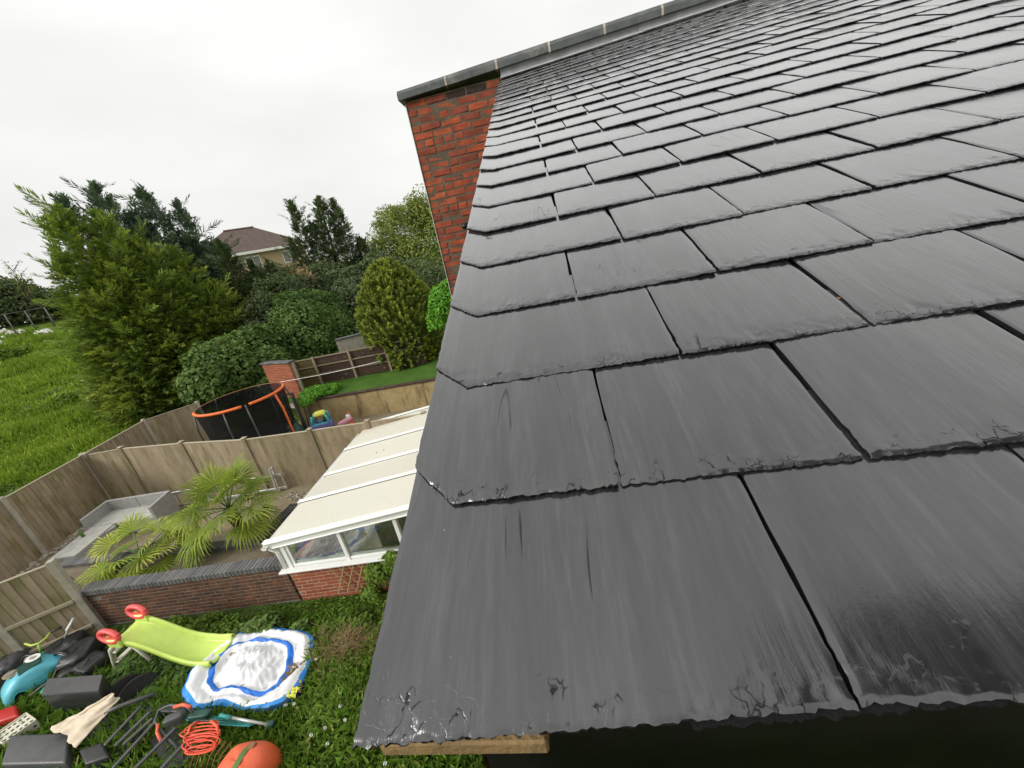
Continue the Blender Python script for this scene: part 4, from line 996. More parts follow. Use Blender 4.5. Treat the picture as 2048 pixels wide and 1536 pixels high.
g = G(); P = [cir(rd * f_, z) for z, f_ in ((.62, .93), (1.1, .955), (1.6, .98), (zr, 1.0))]; g.grid(P, True); g.build('net', M['net'], tp_, True)
# orange sleeve on the near half of the ring, thin far half
azc = math.atan2(CP[1] - ctr.y, CP[0] - ctr.x)
arc = lambda a0, a1, n, rr=rd, z=zr: [Vector((ctr.x + rr * math.cos(azc + a0 + (a1 - a0) * i / n), ctr.y + rr * math.sin(azc + a0 + (a1 - a0) * i / n), z)) for i in range(n + 1)]
for a0, a1 in ((-1.55, -.06), (.10, 1.5)): G().tube(arc(a0, a1, 16), .045, 8).build('ring_sleeve', M['orange_pad'], tp_, True)
G().tube(arc(1.5, 2 * math.pi - 1.55, 30), .018, 6).build('ring_tube', M['rust'], tp_, True)
g = G(); g.lathe(gz(ctr, .60), [(0, 0), (rd * .92, 0), (rd * .97, .03), (rd * .97, -.02), (0, -.03)], 40); g.build('mat', M['black_pl'], tp_, True)
for i, a in enumerate((-1.5, -.45, .02, .75, 1.45, 2.6, 3.7)):
    p = Vector((ctr.x + rd * math.cos(azc + a), ctr.y + rd * math.sin(azc + a), 0)); q = Vector((ctr.x + (rd + .10) * math.cos(azc + a), ctr.y + (rd + .10) * math.sin(azc + a), 0))
    col = M['orange_pad'] if i == 3 else M['grey_pl']
    G().tube([gz(p, zr + .02), gz(q, 1.5), gz(q, .9), gz(q, 0.02)], .024 if i != 3 else .034, 8).build('pole', col, tp_, True)
# window frames leaning behind the net
fr_ = gz(ctr, 0) + Vector((.3, .9, 0)); t = thing('leaning_frame', 'old grey window frame leaning behind the trampoline net', 'frame', fr_)
for a, b in (((0, 0, .05), (0, 0, 1.65)), ((.85, 0, .05), (.85, 0, 1.65)), ((.42, 0, .05), (.42, 0, 1.65)), ((0, 0, 1.65), (.85, 0, 1.65)), ((0, 0, .05), (.85, 0, .05))):
    G().bar(fr_ + Vector(a), fr_ + Vector(b), .05, .05).build('frame_bar', M['grey_pl'], t)
# dark green sack
q = gz(at(594, 872, .2), 0); g = G(); g.lathe(q, [(0, 0), (.30, .02), (.36, .25), (.30, .5), (.16, .66), (.09, .72), (.12, .78), (0, .80)], 14)
rr = random.Random(3); g.v = [p + Vector((rr.gauss(0, .02), rr.gauss(0, .02), rr.gauss(0, .012))) for p in g.v]; solo('sack', g, M['dkgreen_pl'], 'dark green sack slumped beside the trampoline', 'sack', q, smooth=True)
# toy car
q = gz(at(650, 865, .05), 0.02); ang = .35; Rm = rz(ang); L_ = lambda x, y, z: q + Rm @ Vector((x, y, z))
tc = thing('toy_car', 'toddler ride-in toy car with yellow roof and aqua pillars', 'toy car', q)
def rbox(c, d, R=None, n=2, pinch=0.0):   # rounded box: superellipsoid
    g = G(); rows = []
    for i in range(13):
        ph = -math.pi / 2 + math.pi * i / 12; row = []
        for k in range(24):
            th = 2 * math.pi * k / 24; sg = lambda v, e: math.copysign(abs(v) ** e, v)
            e_ = .42; z = sg(math.sin(ph), e_); cc = sg(math.cos(ph), e_)
            p = Vector((cc * sg(math.cos(th), e_) * d[0] / 2 * (1 - pinch * (z + 1) / 2), cc * sg(math.sin(th), e_) * d[1] / 2 * (1 - pinch * (z + 1) / 2), z * d[2] / 2))
            row.append(Vector(c) + (R @ p if R is not None else p))
        rows.append(row)
    return g.grid(rows, True)
b_ = rbox(L_(0, 0, .30), (.78, .44, .32), Rm); b_.build('body', M['purple'], tc, True)
rbox(L_(-.30, 0, .36), (.22, .40, .16), Rm).build('bonnet', M['purple'], tc, True)
rbox(L_(.06, 0, .80), (.44, .38, .13), Rm, pinch=.25).build('roof', M['yellow'], tc, True)
for sx, sy in ((-.24, -.18), (-.24, .18), (.28, -.18), (.28, .18)):
    G().tube([L_(sx * 1.15, sy, .42), L_(sx * .85 + .02, sy * .92, .78)], .032, 8).build('pillar', M['cyan'], tc, True)
for sy in (-.185, .185): G().bar(L_(-.27, sy, .45), L_(.30, sy, .45), .03, .06, .01).build('door_sill', M['cyan'], tc)
rbox(L_(.18, 0, .48), (.12, .3, .26), Rm).build('seat', M['black_pl'], tc, True)
G().tube([L_(-.12 + .0, .09 * math.cos(a), .55 + .09 * math.sin(a)) for a in [2 * math.pi * k / 12 for k in range(13)]], .012, 6).build('steering_wheel', M['black_pl'], tc, True)
for sx, sy in ((-.25, -.21), (-.25, .21), (.25, -.21), (.25, .21)):
    g = G(); g.lathe(L_(sx, sy, .10), [(0, -.03), (.07, -.035), (.10, -.02), (.10, .02), (.07, .035), (0, .03)], 14, Rm @ Matrix.Rotation(math.pi / 2, 3, 'X')); g.build('wheel', M['black_pl'], tc, True)
for sy in (-.13, .13): rbox(L_(-.395, sy, .36), (.03, .08, .07), Rm).build('headlight', M['upvc'], tc, True)
q2 = gz(at(693, 850, .10), 0.02); L2_ = lambda x, y, z: q2 + Rm @ Vector((x, y, z))
tk = thing('ride_on_toy', 'small pink and white ride-on toy beside the toy car', 'toy', q2)
rbox(L2_(0, 0, .24), (.55, .2, .14), Rm @ Matrix.Rotation(-.25, 3, 'Y')).build('body', M['pink'], tk, True)
rbox(L2_(.16, 0, .36), (.16, .17, .2), Rm).build('seat', M['upvc'], tk, True)
G().tube([L2_(.22, -.14, .52), L2_(.22, 0, .54), L2_(.22, .14, .52)], .02, 8).build('handlebar', M['red_pl'], tk, True)
for sx in (-.2, .2):
    g = G(); g.lathe(L2_(sx, 0, .09), [(0, -.1), (.08, -.1), (.08, .1), (0, .1)], 12, Rm @ Matrix.Rotation(math.pi / 2, 3, 'X')); g.build('wheel', M['red_pl'], tk, True)
# spade and stake against the retaining wall
q = gz(at(625, 868, .0), 0.02); tpv = atD(608, 815, math.hypot(q.x - CP[0], q.y - CP[1]) + .35)
sp = thing('spade', 'black handled spade leaning on the yellow wall behind the toy car', 'spade', q)
G().tube([gz(q, .3), tpv], .018, 6).build('shaft', M['black_pl'], sp, True)
G().tube([tpv, tpv + Vector((-.06, 0, .05)), tpv + Vector((-.03, 0, .14)), tpv + Vector((.05, 0, .14)), tpv + Vector((.06, 0, .05)), tpv], .014, 6).build('handle', M['black_pl'], sp, True)
G().box(gz(q, .17), (.18, .02, .28), None, .01).build('blade', M['grey_pl'], sp)
q = gz(at(606, 850, .4), 0.01); solo('stake', G().box(q + Vector((0, 0, .7)), (.04, .04, 1.4), None, .004), M['fence_rail'], 'thin pale wooden stake before the yellow wall', 'stake', q)
# stones and pots under the fence
g = G(); rr = random.Random(8)
for i in range(60):
    p = at(rr.uniform(575, 640), rr.uniform(985, 1000), .03); g.box(gz(p, .03), (rr.uniform(.03, .08), rr.uniform(.03, .07), .05), Euler((rr.random(), rr.random(), rr.random() * 3)).to_matrix(), .012)
for i in range(90):
    a = L0.lerp(L2, rr.random()); p = a + Vector((rr.uniform(.12, .5), 0, 0)); g.box(gz(p, .03), (rr.uniform(.04, .12), rr.uniform(.04, .1), .06), Euler((rr.random(), rr.random(), rr.random() * 3)).to_matrix(), .015)
tag(g.build('rubble_stones', M['stone']), 'pale rubble and stones along the foot of the fences', 'stones', kind='stuff')
# ================================================================== vegetation
def unit(a): return a / (np.linalg.norm(a, axis=-1, keepdims=True) + 1e-9)
def plumes(C, D, L, ns, tone, r, width=.055, flat=.35, droop=.10):
    """feathery sprays: C base (n,3), D direction (n,3), L length (n,), ns side sprays each; returns V,F,A"""
    n = len(C); s = np.tile((np.arange(ns) + .5) / ns, (n, 1)); s = np.clip(s + r.uniform(-.5, .5, s.shape) / ns, 0, 1)
    up = np.array([0, 0, 1.0]) + r.normal(0, flat, (n, 3)); side = unit(np.cross(D, up)); nor = np.cross(side, D)
    sg = np.where(np.arange(ns) % 2 == 0, 1.0, -1.0)[None, :] * np.ones((n, 1))
    ang = r.uniform(.45, .95, s.shape) * (1 - .55 * s)
    base = C[:, None] + D[:, None] * (s * L[:, None])[..., None] - np.array([0, 0, 1.0]) * (droop * s * s * L[:, None])[..., None]
    d = D[:, None] * np.cos(ang)[..., None] + side[:, None] * (sg * np.sin(ang))[..., None] + nor[:, None] * r.normal(0, .22, s.shape)[..., None]
    d = unit(d); ln = L[:, None] * (.16 + .34 * (1 - s) ** .8) * r.uniform(.7, 1.25, s.shape); w = L[:, None] * width * r.uniform(.7, 1.3, s.shape)
    sd = unit(np.cross(d, nor[:, None] + r.normal(0, .35, d.shape)))
    a = base; b = base + d * (ln * .45)[..., None] + sd * w[..., None]; c = base + d * ln[..., None]; e = base + d * (ln * .45)[..., None] - sd * w[..., None]
    V = np.stack([a, b, c, e], 2).reshape(-1, 3); F = np.arange(len(V)).reshape(-1, 4)
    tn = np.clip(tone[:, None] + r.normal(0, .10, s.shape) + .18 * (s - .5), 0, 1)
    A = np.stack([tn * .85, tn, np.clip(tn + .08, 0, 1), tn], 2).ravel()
    return V, F, A
def join(parts):
    Vs, Fs, As = [], [], []; o = 0
    for V, F, A in parts: Vs.append(V); Fs.append(F + o); As.append(A); o += len(V)
    return np.concatenate(Vs), np.concatenate(Fs), np.concatenate(As)
def limbs(t, base, top, n, rad, r, mat='bark', spread=.5):
    g = G(); g.tube([base, base.lerp(top, .5) + Vector((r.normal(0, .1), r.normal(0, .1), 0)), top], [rad, rad * .6, rad * .12], 8)
    for i in range(n):
        h_ = r.uniform(.15, .85); p = base.lerp(top, h_); az = r.uniform(0, 6.28); L = (top - base).length * spread * (1 - h_ * .7)
        d = Vector((math.cos(az), math.sin(az), .35)); g.tube([p, p + d * L * .5, p + d * L + Vector((0, 0, .1 * L))], [rad * .35 * (1 - h_ * .6), rad * .2, rad * .05], 5)
    g.build('trunk', M[mat], t, True)
def conifer(label, base, leaders, mat, nplume, seed, plen=(.5, 1.1), ns=16, tone=(.25, .75), updir=.35, width=.055, prof=None, group=None, name='conifer_tree', flat=.35, hi=None, loose=1.0):
    """leaders: (dx, dy, ztop, radius, zlow) cones that make up one irregular crown"""
    r = np.random.default_rng(seed); t = thing(name, label, 'tree', base, group)
    big = max(leaders, key=lambda q: q[2]); limbs(t, Vector(base), Vector((base[0] + big[0], base[1] + big[1], big[2] - .5)), 14, .22, r, spread=.28)
    ar = np.array([(q[2] - q[4]) * q[3] for q in leaders]); ar = ar / ar.sum(); parts = []
    for (dx, dy, zt, rad, zl), fr in zip(leaders, ar):
        n = int(nplume * fr)
        h = r.uniform(0, 1, n) ** 1.12; az = r.uniform(0, 2 * math.pi, n)
        if prof is None: pr = np.minimum(1.0, (1 - h) ** .80 * 1.12) * np.minimum(1, .72 + h * 1.6)
        else: pr = prof(h)
        q = np.stack([np.cos(az) * 1.7, np.sin(az) * 1.7, h * 5.5 + dx], 1)
        lob = 1 + .30 * vnoise(q, seed) + .17 * vnoise(q * 2.7, seed + 1)
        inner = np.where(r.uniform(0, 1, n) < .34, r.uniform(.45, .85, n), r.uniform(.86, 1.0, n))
        rr = rad * pr * lob * inner
        P = np.stack([base[0] + dx + np.cos(az) * rr, base[1] + dy + np.sin(az) * rr, zl + (zt - zl) * h + .12 * rr], 1)
        el = updir + .75 * h ** 3 + r.normal(0, .16, n)
        D = np.stack([np.cos(az) * np.cos(el), np.sin(az) * np.cos(el), np.sin(el)], 1); D = unit(D + r.normal(0, .16 * loose, (n, 3)))
        L = r.uniform(plen[0], plen[1], n) * (1 - .35 * h) * np.where(r.uniform(0, 1, n) < .05 * loose, 1.55, 1.0)
        P -= D * (L * .55)[:, None]
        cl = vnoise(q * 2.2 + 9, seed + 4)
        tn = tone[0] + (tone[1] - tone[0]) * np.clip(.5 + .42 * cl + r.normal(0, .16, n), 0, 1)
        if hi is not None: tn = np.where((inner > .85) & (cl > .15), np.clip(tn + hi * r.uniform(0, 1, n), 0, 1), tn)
        parts.append(plumes(P, D, L, ns, tn, r, width, flat))
        m = max(14, int(n * .03)); h = r.uniform(.15, 1, m); az = r.uniform(0, 6.28, m); pr_ = (np.minimum(1.0, (1 - h) ** .80 * 1.12) * np.minimum(1, .72 + h * 1.6)) if prof is None else prof(h)
        rr = rad * pr_ * .95; P = np.stack([base[0] + dx + np.cos(az) * rr, base[1] + dy + np.sin(az) * rr, zl + (zt - zl) * h], 1); el = .25 + .5 * h + r.normal(0, .15, m)
        D = unit(np.stack([np.cos(az) * np.cos(el), np.sin(az) * np.cos(el), np.sin(el)], 1)); parts.append(plumes(P, D, r.uniform(.6, 1.25, m) * plen[1], 26, np.full(m, tone[1] * .8), r, width * .55, .5))
        # leader shoot
        m = 14; hh = np.linspace(0, 1, m); P = np.stack([base[0] + dx + .05 * np.sin(hh * 7), base[1] + dy + 0 * hh, zt - .9 + hh * 1.0], 1); az = r.uniform(0, 6.28, m)
        D = unit(np.stack([np.cos(az) * .6, np.sin(az) * .6, np.full(m, .8)], 1)); parts.append(plumes(P, D, .55 * (1.15 - hh), 8, np.full(m, tone[1] * .8), r, width, flat))
    V, F, A = join(parts); fast('crown', V, F, M[mat], t, A)
    return t
def leaves(P, N, size, tone, r, asp=.62, jit=.5):
    n = len(P); N = unit(N + r.normal(0, jit, (n, 3))); u = unit(np.cross(N, r.normal(0, 1, (n, 3)))); v = np.cross(N, u); s = size * r.uniform(.45, 1.45, n)
    a = P - u * (s * .5)[:, None]; c = P + u * (s * .5)[:, None] - N * (s * .12)[:, None]
    b = P + v * (s * asp * .5)[:, None] + N * (s * .08)[:, None]; e = P - v * (s * asp * .5)[:, None] + N * (s * .08)[:, None]
    V = np.stack([a, b, c, e], 1).reshape(-1, 3); return V, np.arange(4 * n).reshape(-1, 4), np.repeat(np.clip(tone, 0, 1), 4)
def lobes_pts(lobes, n, r, shell=.25, nz=.16, seed=0):
    ar = np.array([q[3] * q[4] + q[4] * q[5] for q in lobes]); ar = ar / ar.sum(); Ps, Ns = [], []
    for q, fr in zip(lobes, ar):
        m = int(n * fr); d = unit(r.normal(0, 1, (m, 3))); d[:, 2] = np.where(d[:, 2] < -.55, -d[:, 2], d[:, 2])
        k = (1 - shell * r.uniform(0, 1, m) ** 1.5) * (1 + nz * vnoise(d * 3.3 + q[0], seed) + nz * .6 * vnoise(d * 7.5, seed + 2))
        R3 = np.array(q[3:6]); Ps.append(np.array(q[:3]) + d * R3 * k[:, None]); Ns.append(unit(d / R3))
    return np.concatenate(Ps), np.concatenate(Ns)
def shrub(name, label, base, lobes, mat, n, size, seed, group=None, cat='shrub', tone=(.2, .85), up=.35, trunk=True, jit=.5, shell=.25, asp=.62, nz=.16):
    r = np.random.default_rng(seed); t = thing(name, label, cat, base, group)
    sub_ = []
    for q in lobes:
        for _ in range(7):
            d = unit(r.normal(0, 1, 3)); d[2] = abs(d[2]) * .9 - .1; f_ = r.uniform(.22, .42); sub_.append((q[0] + d[0] * q[3] * .82, q[1] + d[1] * q[4] * .82, q[2] + d[2] * q[5] * .82, q[3] * f_, q[4] * f_, q[5] * f_ * r.uniform(.8, 1.5)))
    P, N = lobes_pts(lobes + sub_, n, r, shell, nz, seed); N = unit(N + np.array([0, 0, up]))
    c = .5 + .42 * vnoise(P * 2.1, seed + 3) + r.normal(0, .17, len(P)); tn = tone[0] + (tone[1] - tone[0]) * np.clip(c, 0, 1)
    V, F, A = leaves(P, N, size, tn, r, asp, jit); fast('foliage', V, F, M[mat], t, A)
    if trunk:
        top = max(lobes, key=lambda q: q[2]); rr = np.random.default_rng(seed); limbs(t, Vector(base), Vector(top[:3]), 8, .07, rr, spread=.4)
    return t
def hit(x, y):                             # where the sight line meets the terrain
    v = ray(x, y); lo, hi = 12.0, 400.0; hz = math.hypot(v[0], v[1])
    f_ = lambda d_: CP[2] + d_ / hz * v[2] - float(hgt(CP[0] + d_ / hz * v[0], CP[1] + d_ / hz * v[1]))
    d_ = lo
    while d_ < hi and f_(d_) > 0: d_ += .25
    return Vector((CP[0] + d_ / hz * v[0], CP[1] + d_ / hz * v[1], float(hgt(CP[0] + d_ / hz * v[0], CP[1] + d_ / hz * v[1]))))
def gp(x, y, D):                           # a point on the terrain straight below picture point x,y at distance D
    p = atD(x, y, D); p.z = float(hgt(p.x, p.y)) ; return p
# --- large golden conifer in the field corner
b = gp(300, 640, 25.5); tz = lambda x, y, D=25.5: atD(x, y, D).z
def off(x, D=25.5, y=600): q = atD(x, y, D); return q.x - b.x, q.y - b.y
z0 = b.z - .1
Ld = []
for x, ytop, rad in ((212, 406, 2.0), (283, 418, 1.9), (172, 495, 1.6), (330, 470, 2.2), (245, 520, 2.9), (395, 490, 1.5), (445, 560, 1.5), (205, 600, 2.1), (385, 590, 2.4)):
    dx, dy = off(x); Ld.append((dx, dy, tz(x, ytop), rad, z0 + .05))
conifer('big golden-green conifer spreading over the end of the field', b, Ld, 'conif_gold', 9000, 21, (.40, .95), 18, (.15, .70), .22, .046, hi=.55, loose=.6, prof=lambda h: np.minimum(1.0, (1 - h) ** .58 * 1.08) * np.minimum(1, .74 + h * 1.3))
# --- dark blue-green conifer behind it
b = gp(400, 640, 30.0)
Ld = []
for x, ytop, rad in ((305, 362, 2.3), (388, 372, 1.9), (440, 396, 1.6), (350, 420, 2.8), (470, 480, 1.8), (235, 385, 1.6), (520, 545, 2.0), (430, 470, 2.6)):
    q = atD(x, 600, 30); Ld.append((q.x - b.x, q.y - b.y, atD(x, ytop, 30).z, rad, b.z))
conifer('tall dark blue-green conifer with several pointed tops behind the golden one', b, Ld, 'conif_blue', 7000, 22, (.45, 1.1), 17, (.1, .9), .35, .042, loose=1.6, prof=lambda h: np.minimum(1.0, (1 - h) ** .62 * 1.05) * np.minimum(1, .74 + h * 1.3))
# --- dark conifer by the house
b = gp(690, 600, 31.0)
Ld = []
for x, ytop, rad in ((690, 388, 2.1), (636, 396, 1.2), (716, 392, 1.6), (662, 440, 2.0), (745, 470, 1.6), (610, 470, 1.0)):
    q = atD(x, 560, 31); Ld.append((q.x - b.x, q.y - b.y, atD(x, ytop, 31).z, rad, b.z))
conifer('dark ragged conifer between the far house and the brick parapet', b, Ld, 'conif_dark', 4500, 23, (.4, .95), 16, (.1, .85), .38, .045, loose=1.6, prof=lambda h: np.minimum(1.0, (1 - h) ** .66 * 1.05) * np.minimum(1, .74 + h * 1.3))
# --- dark conifer low between them
b = gp(520, 640, 27.0); Ld = []
for x, ytop, rad in ((505, 470, 1.5), (548, 515, 1.2), (480, 560, 1.6), (580, 510, .7)):
    q = atD(x, 640, 27); Ld.append((q.x - b.x, q.y - b.y, atD(x, ytop, 27).z, rad, b.z))
conifer('shorter shaded conifer growing between golden tree and ivy mound', b, Ld, 'conif_dark', 2200, 24, (.4, .95), 16, (.05, .7), .3, .05)
# --- golden yew on the raised lawn: upright finger-like tips
yD = 17.5; b = atD(800, 760, yD); b.z = 1.05; r = np.random.default_rng(31)
t = thing('yew_bush', 'dense golden yew with upright finger-like tips on the raised lawn', 'tree', b)
ztop = atD(790, 520, yD).z; xl, xr = atD(722, 650, yD), atD(882, 650, yD); wid = (xr - xl).length / 2; cx = (atD(800, 640, yD))
n = 1900; h = r.uniform(.0, 1, n); az = r.uniform(0, 6.28, n); pr = np.where(h < .42, .84 + .16 * (h / .42), np.clip(1 - ((h - .42) / .60) ** 1.75, 0, 1) ** .8)
q = np.stack([np.cos(az) * 2.2, np.sin(az) * 2.2, h * 5], 1); lob = 1 + .10 * vnoise(q, 5) + .07 * vnoise(q * 3, 6)
rr = wid * pr * lob * np.where(r.uniform(0, 1, n) < .25, .82, 1); P = np.stack([cx.x + np.cos(az) * rr, cx.y + np.sin(az) * rr, b.z + (ztop - b.z) * h], 1)
el = .35 + .75 * h + r.normal(0, .22, n); D = unit(np.stack([np.cos(az) * np.cos(el), np.sin(az) * np.cos(el), np.sin(el)], 1) + r.normal(0, .15, (n, 3))); L = r.uniform(.32, .55, n)
ns = 34; parts = []
s_ = np.tile(np.linspace(.02, 1, ns), (n, 1)); ph = r.uniform(0, 6.28, (n, ns)); sd = unit(np.cross(D, r.normal(0, 1, (n, 3)))); nd = np.cross(D, sd)
out = sd[:, None] * np.cos(ph)[..., None] + nd[:, None] * np.sin(ph)[..., None]
Pb = (P - D * (L * .6)[:, None])[:, None] + D[:, None] * (s_ * L[:, None])[..., None]; ld = unit(out + D[:, None] * .9); lw = unit(np.cross(ld, out + r.normal(0, .2, out.shape)))
ll = .105 * (1.1 - .45 * s_); V = np.stack([Pb - lw * .016, Pb + lw * .016, Pb + ld * ll[..., None] + lw * .012, Pb + ld * ll[..., None] - lw * .012], 2).reshape(-1, 3)
tn = np.clip(.36 + .22 * vnoise(q * 2, 8) + r.normal(0, .12, n), 0, 1)[:, None] + .42 * np.clip(s_ - .55, 0, 1); tn = np.clip(tn, 0, 1)
fast('crown', V, np.arange(len(V)).reshape(-1, 4), M['yew'], t, np.repeat(tn.ravel(), 4)); limbs(t, b, Vector((cx.x, cx.y, ztop - .5)), 6, .1, r, spread=.25)
rng_c = r
# inner mass of short sprays so that the yew is not see-through
m = 2600; hh = r.uniform(0, .97, m); az = r.uniform(0, 6.28, m); pr = np.where(hh < .42, .84 + .16 * (hh / .42), np.clip(1 - ((hh - .42) / .60) ** 1.75, 0, 1) ** .8)
rr = wid * pr * r.uniform(.55, .84, m); P = np.stack([cx.x + np.cos(az) * rr, cx.y + np.sin(az) * rr, b.z + (ztop - b.z) * hh], 1); N = unit(np.stack([np.cos(az), np.sin(az), 0 * az + .3], 1))
V, F, A = leaves(P, N, .20, r.uniform(0, .25, m), r, .5); fast('inner_twigs', V, F, M['yew'], t, A)
# --- ivy mound, shrubs
def lob(x, y, D, rx, rz_, ry=None): q = atD(x, y, D); return (q.x, q.y, q.z, rx, ry or rx, rz_)
b = gp(630, 700, 23); shrub('ivy_mound', 'rounded mound smothered in dark green ivy behind the brick stub', b, [lob(625, 690, 23, 1.9, 2.6), lob(600, 640, 23.5, 1.2, 1.6), lob(675, 670, 24, 1.4, 1.9), lob(645, 625, 24.5, 1.3, 1.3), lob(590, 700, 23, 1.2, 1.6)], 'ivy', 32000, .14, 41, tone=(.1, .95), nz=.14)
b = gp(470, 745, 21.5); shrub('laurel_shrub', 'dark glossy leaved shrub hanging over the fence beside the trampoline', b, [lob(470, 745, 20.5, 1.5, 1.2), lob(420, 770, 20, 1.1, .9), lob(530, 740, 20.5, 1.3, 1.0), lob(500, 700, 21.5, 1.3, 1.0), lob(560, 770, 19.5, .8, .7), lob(440, 720, 22, 1.2, .9)], 'shrub', 16000, .20, 42, tone=(.1, .9))
b = gp(830, 500, 34); shrub('light_tree', 'light yellow-green leafy tree rising behind the golden yew', b, [lob(820, 470, 34, 2.6, 2.6), lob(860, 450, 34, 2.2, 2.6), lob(790, 520, 33, 2.2, 2.4), lob(850, 540, 32, 2.6, 2.6), lob(780, 450, 35, 1.4, 1.3), lob(900, 500, 33, 2.5, 3.5)], 'willow', 34000, .17, 43, cat='tree', tone=(.1, 1.0), nz=.28, shell=.5)
b = gp(740, 600, 28); shrub('dark_bush', 'dense dark bushes filling the gap below the ragged conifer', b, [lob(700, 590, 28, 2.2, 1.9), lob(760, 560, 28, 2.0, 1.8), lob(650, 560, 29, 1.6, 1.2), lob(840, 590, 26, 2.4, 2.2), lob(560, 585, 28, 1.6, 1.6), lob(590, 560, 29, 1.0, .8)], 'farbush', 26000, .18, 44, tone=(.1, .85), nz=.22, shell=.4)
b = gp(560, 680, 25); shrub('hedge_mass', 'unbroken dark hedge filling the gap between conifers and ivy mound', b, [lob(545, 650, 25, 1.5, 1.9), lob(570, 600, 26, 1.5, 1.6), lob(720, 640, 25, 1.7, 2.0), lob(700, 600, 26.5, 1.5, 1.5), lob(520, 700, 23, 1.3, 1.4), lob(740, 690, 23, 1.0, 1.2), lob(610, 590, 27, 1.3, 1.2)], 'farbush', 24000, .15, 47, tone=(.1, .9), nz=.25, shell=.4)
b = atD(890, 640, 15.0); b.z = 1.05; shrub('bright_bush', 'bright lime-green bush at the verge beside the yew', b, [lob(897, 610, 15, .75, .85), lob(880, 640, 15.2, .55, .6), lob(930, 600, 15, .9, 1.0)], 'bright', 6000, .14, 45)
b = gp(700, 765, 19); 
shrub('lawn_weeds', 'leafy green weeds along the foot of the brick stub', Vector((at(640, 790, 1.0))), [lob(628, 786, 16.2, .55, .22), lob(655, 780, 16.4, .5, .2), lob(610, 805, 15.8, .35, .25)], 'bright', 2600, .09, 46, cat='plant', trunk=False)
# --- far left hedge bushes on the field's edge
for i, (x, y, D, rx, rzz) in enumerate(((30, 618, 72, 4.0, 2.9), (85, 628, 74, 3.4, 2.2), (-60, 612, 74, 6.0, 3.4))):
    b = gp(x, y, D); q = atD(x, y, D)
    shrub('hedge_bush', ['rounded dark hedge bush on the field skyline', 'low dark hedge bush behind the hoop tunnel', 'broad dark hedge bush at the outer end of the skyline hedge'][i], b, [(q.x, q.y, q.z, rx, rx, rzz), (q.x + 2, q.y + 1, q.z - .6, rx * .8, rx * .8, rzz * .7)], 'farbush', 9000, .34, 50 + i, 'bushes on the field skyline', nz=.22)
# sparse twiggy sapling
b = gp(62, 600, 68); r = np.random.default_rng(3); t = thing('bare_sapling', 'thin almost bare sapling above the skyline hedge', 'tree', b); g = G(); tp_z = atD(58, 535, 68).z; top = Vector((b.x, b.y, tp_z)); g.tube([b, b.lerp(top, .5), top], [.12, .07, .02], 6); parts = []
for i in range(26):
    p = b.lerp(top, r.uniform(.45, .98)); az = r.uniform(0, 6.28); L = r.uniform(.8, 2.0); d = Vector((math.cos(az), math.sin(az), .9)).normalized(); g.tube([p, p + d * L], [.03, .008], 4)
    m = 14; P = np.array(p)[None] + np.array(d)[None] * r.uniform(.2, 1, (m, 1)) * L + r.normal(0, .12, (m, 3)); parts.append(leaves(P, r.normal(0, 1, (m, 3)), .16, r.uniform(.2, .8, m), r))
g.build('trunk', M['bark'], t, True); V, F, A = join(parts); fast('foliage', V, F, M['willow'], t, A)
# hoop tunnel frame and pale debris at the field edge
hc = hit(40, 672); hc.z += .25; t = thing('hoop_tunnel', 'bare grey hoop tunnel frame at the top of the field', 'tunnel', hc)
ax = (atD(90, 645, 50) - atD(0, 660, 50)); ax.z = 0; ax.normalize(); cr = Vector((-ax.y, ax.x, 0))
for i in range(6):
    G().tube([hc + ax * (i * 1.3 - 4.0) + cr * (1.5 * math.cos(a)) + Vector((0, 0, 1.9 * math.sin(a))) for a in [math.pi * k / 12 for k in range(13)]], .045, 5).build('hoop', M['grey_pl'], t, True)
G().tube([hc + ax * -4.0 + Vector((0, 0, 1.9)), hc + ax * 2.5 + Vector((0, 0, 1.9))], .04, 5).build('ridge_pole', M['grey_pl'], t, True)
g = G(); rr = random.Random(4)
for i in range(40):
    p = hit(rr.uniform(-10, 105), rr.uniform(667, 674)); p.z += .25; g.box(p, (rr.uniform(.2, .6), rr.uniform(.2, .5), rr.uniform(.1, .3)), Euler((rr.random(), rr.random(), rr.random() * 3)).to_matrix(), .03)
for x, y, D in ((5, 690, 36), (12, 680, 36), (0, 700, 35)):
    p = hit(x, y); g.box(p + Vector((0, 0, .15)), (.4, .3, .5), rz(rr.random()), .08)
tag(g.build('pale_rubble', M['rubble']), 'white debris heaped along the top of the field', 'debris', kind='stuff')
# dry palm-like tuft and white rubble by the far house
b = gp(605, 560, 30); r = np.random.default_rng(8); t = thing('dry_tuft', 'dry straw-brown tuft below the far house', 'plant', b); P = np.array(atD(603, 560, 27))[None] + r.normal(0, .35, (500, 3)); V, F, A = leaves(P, r.normal(0, 1, (500, 3)) + np.array([0, 0, -.5]), .45, r.uniform(.2, 1, 500), r, .14); fast('blades', V, F, M['leafdry'], t, A); limbs(t, b, Vector(atD(603, 556, 27)), 3, .1, r)
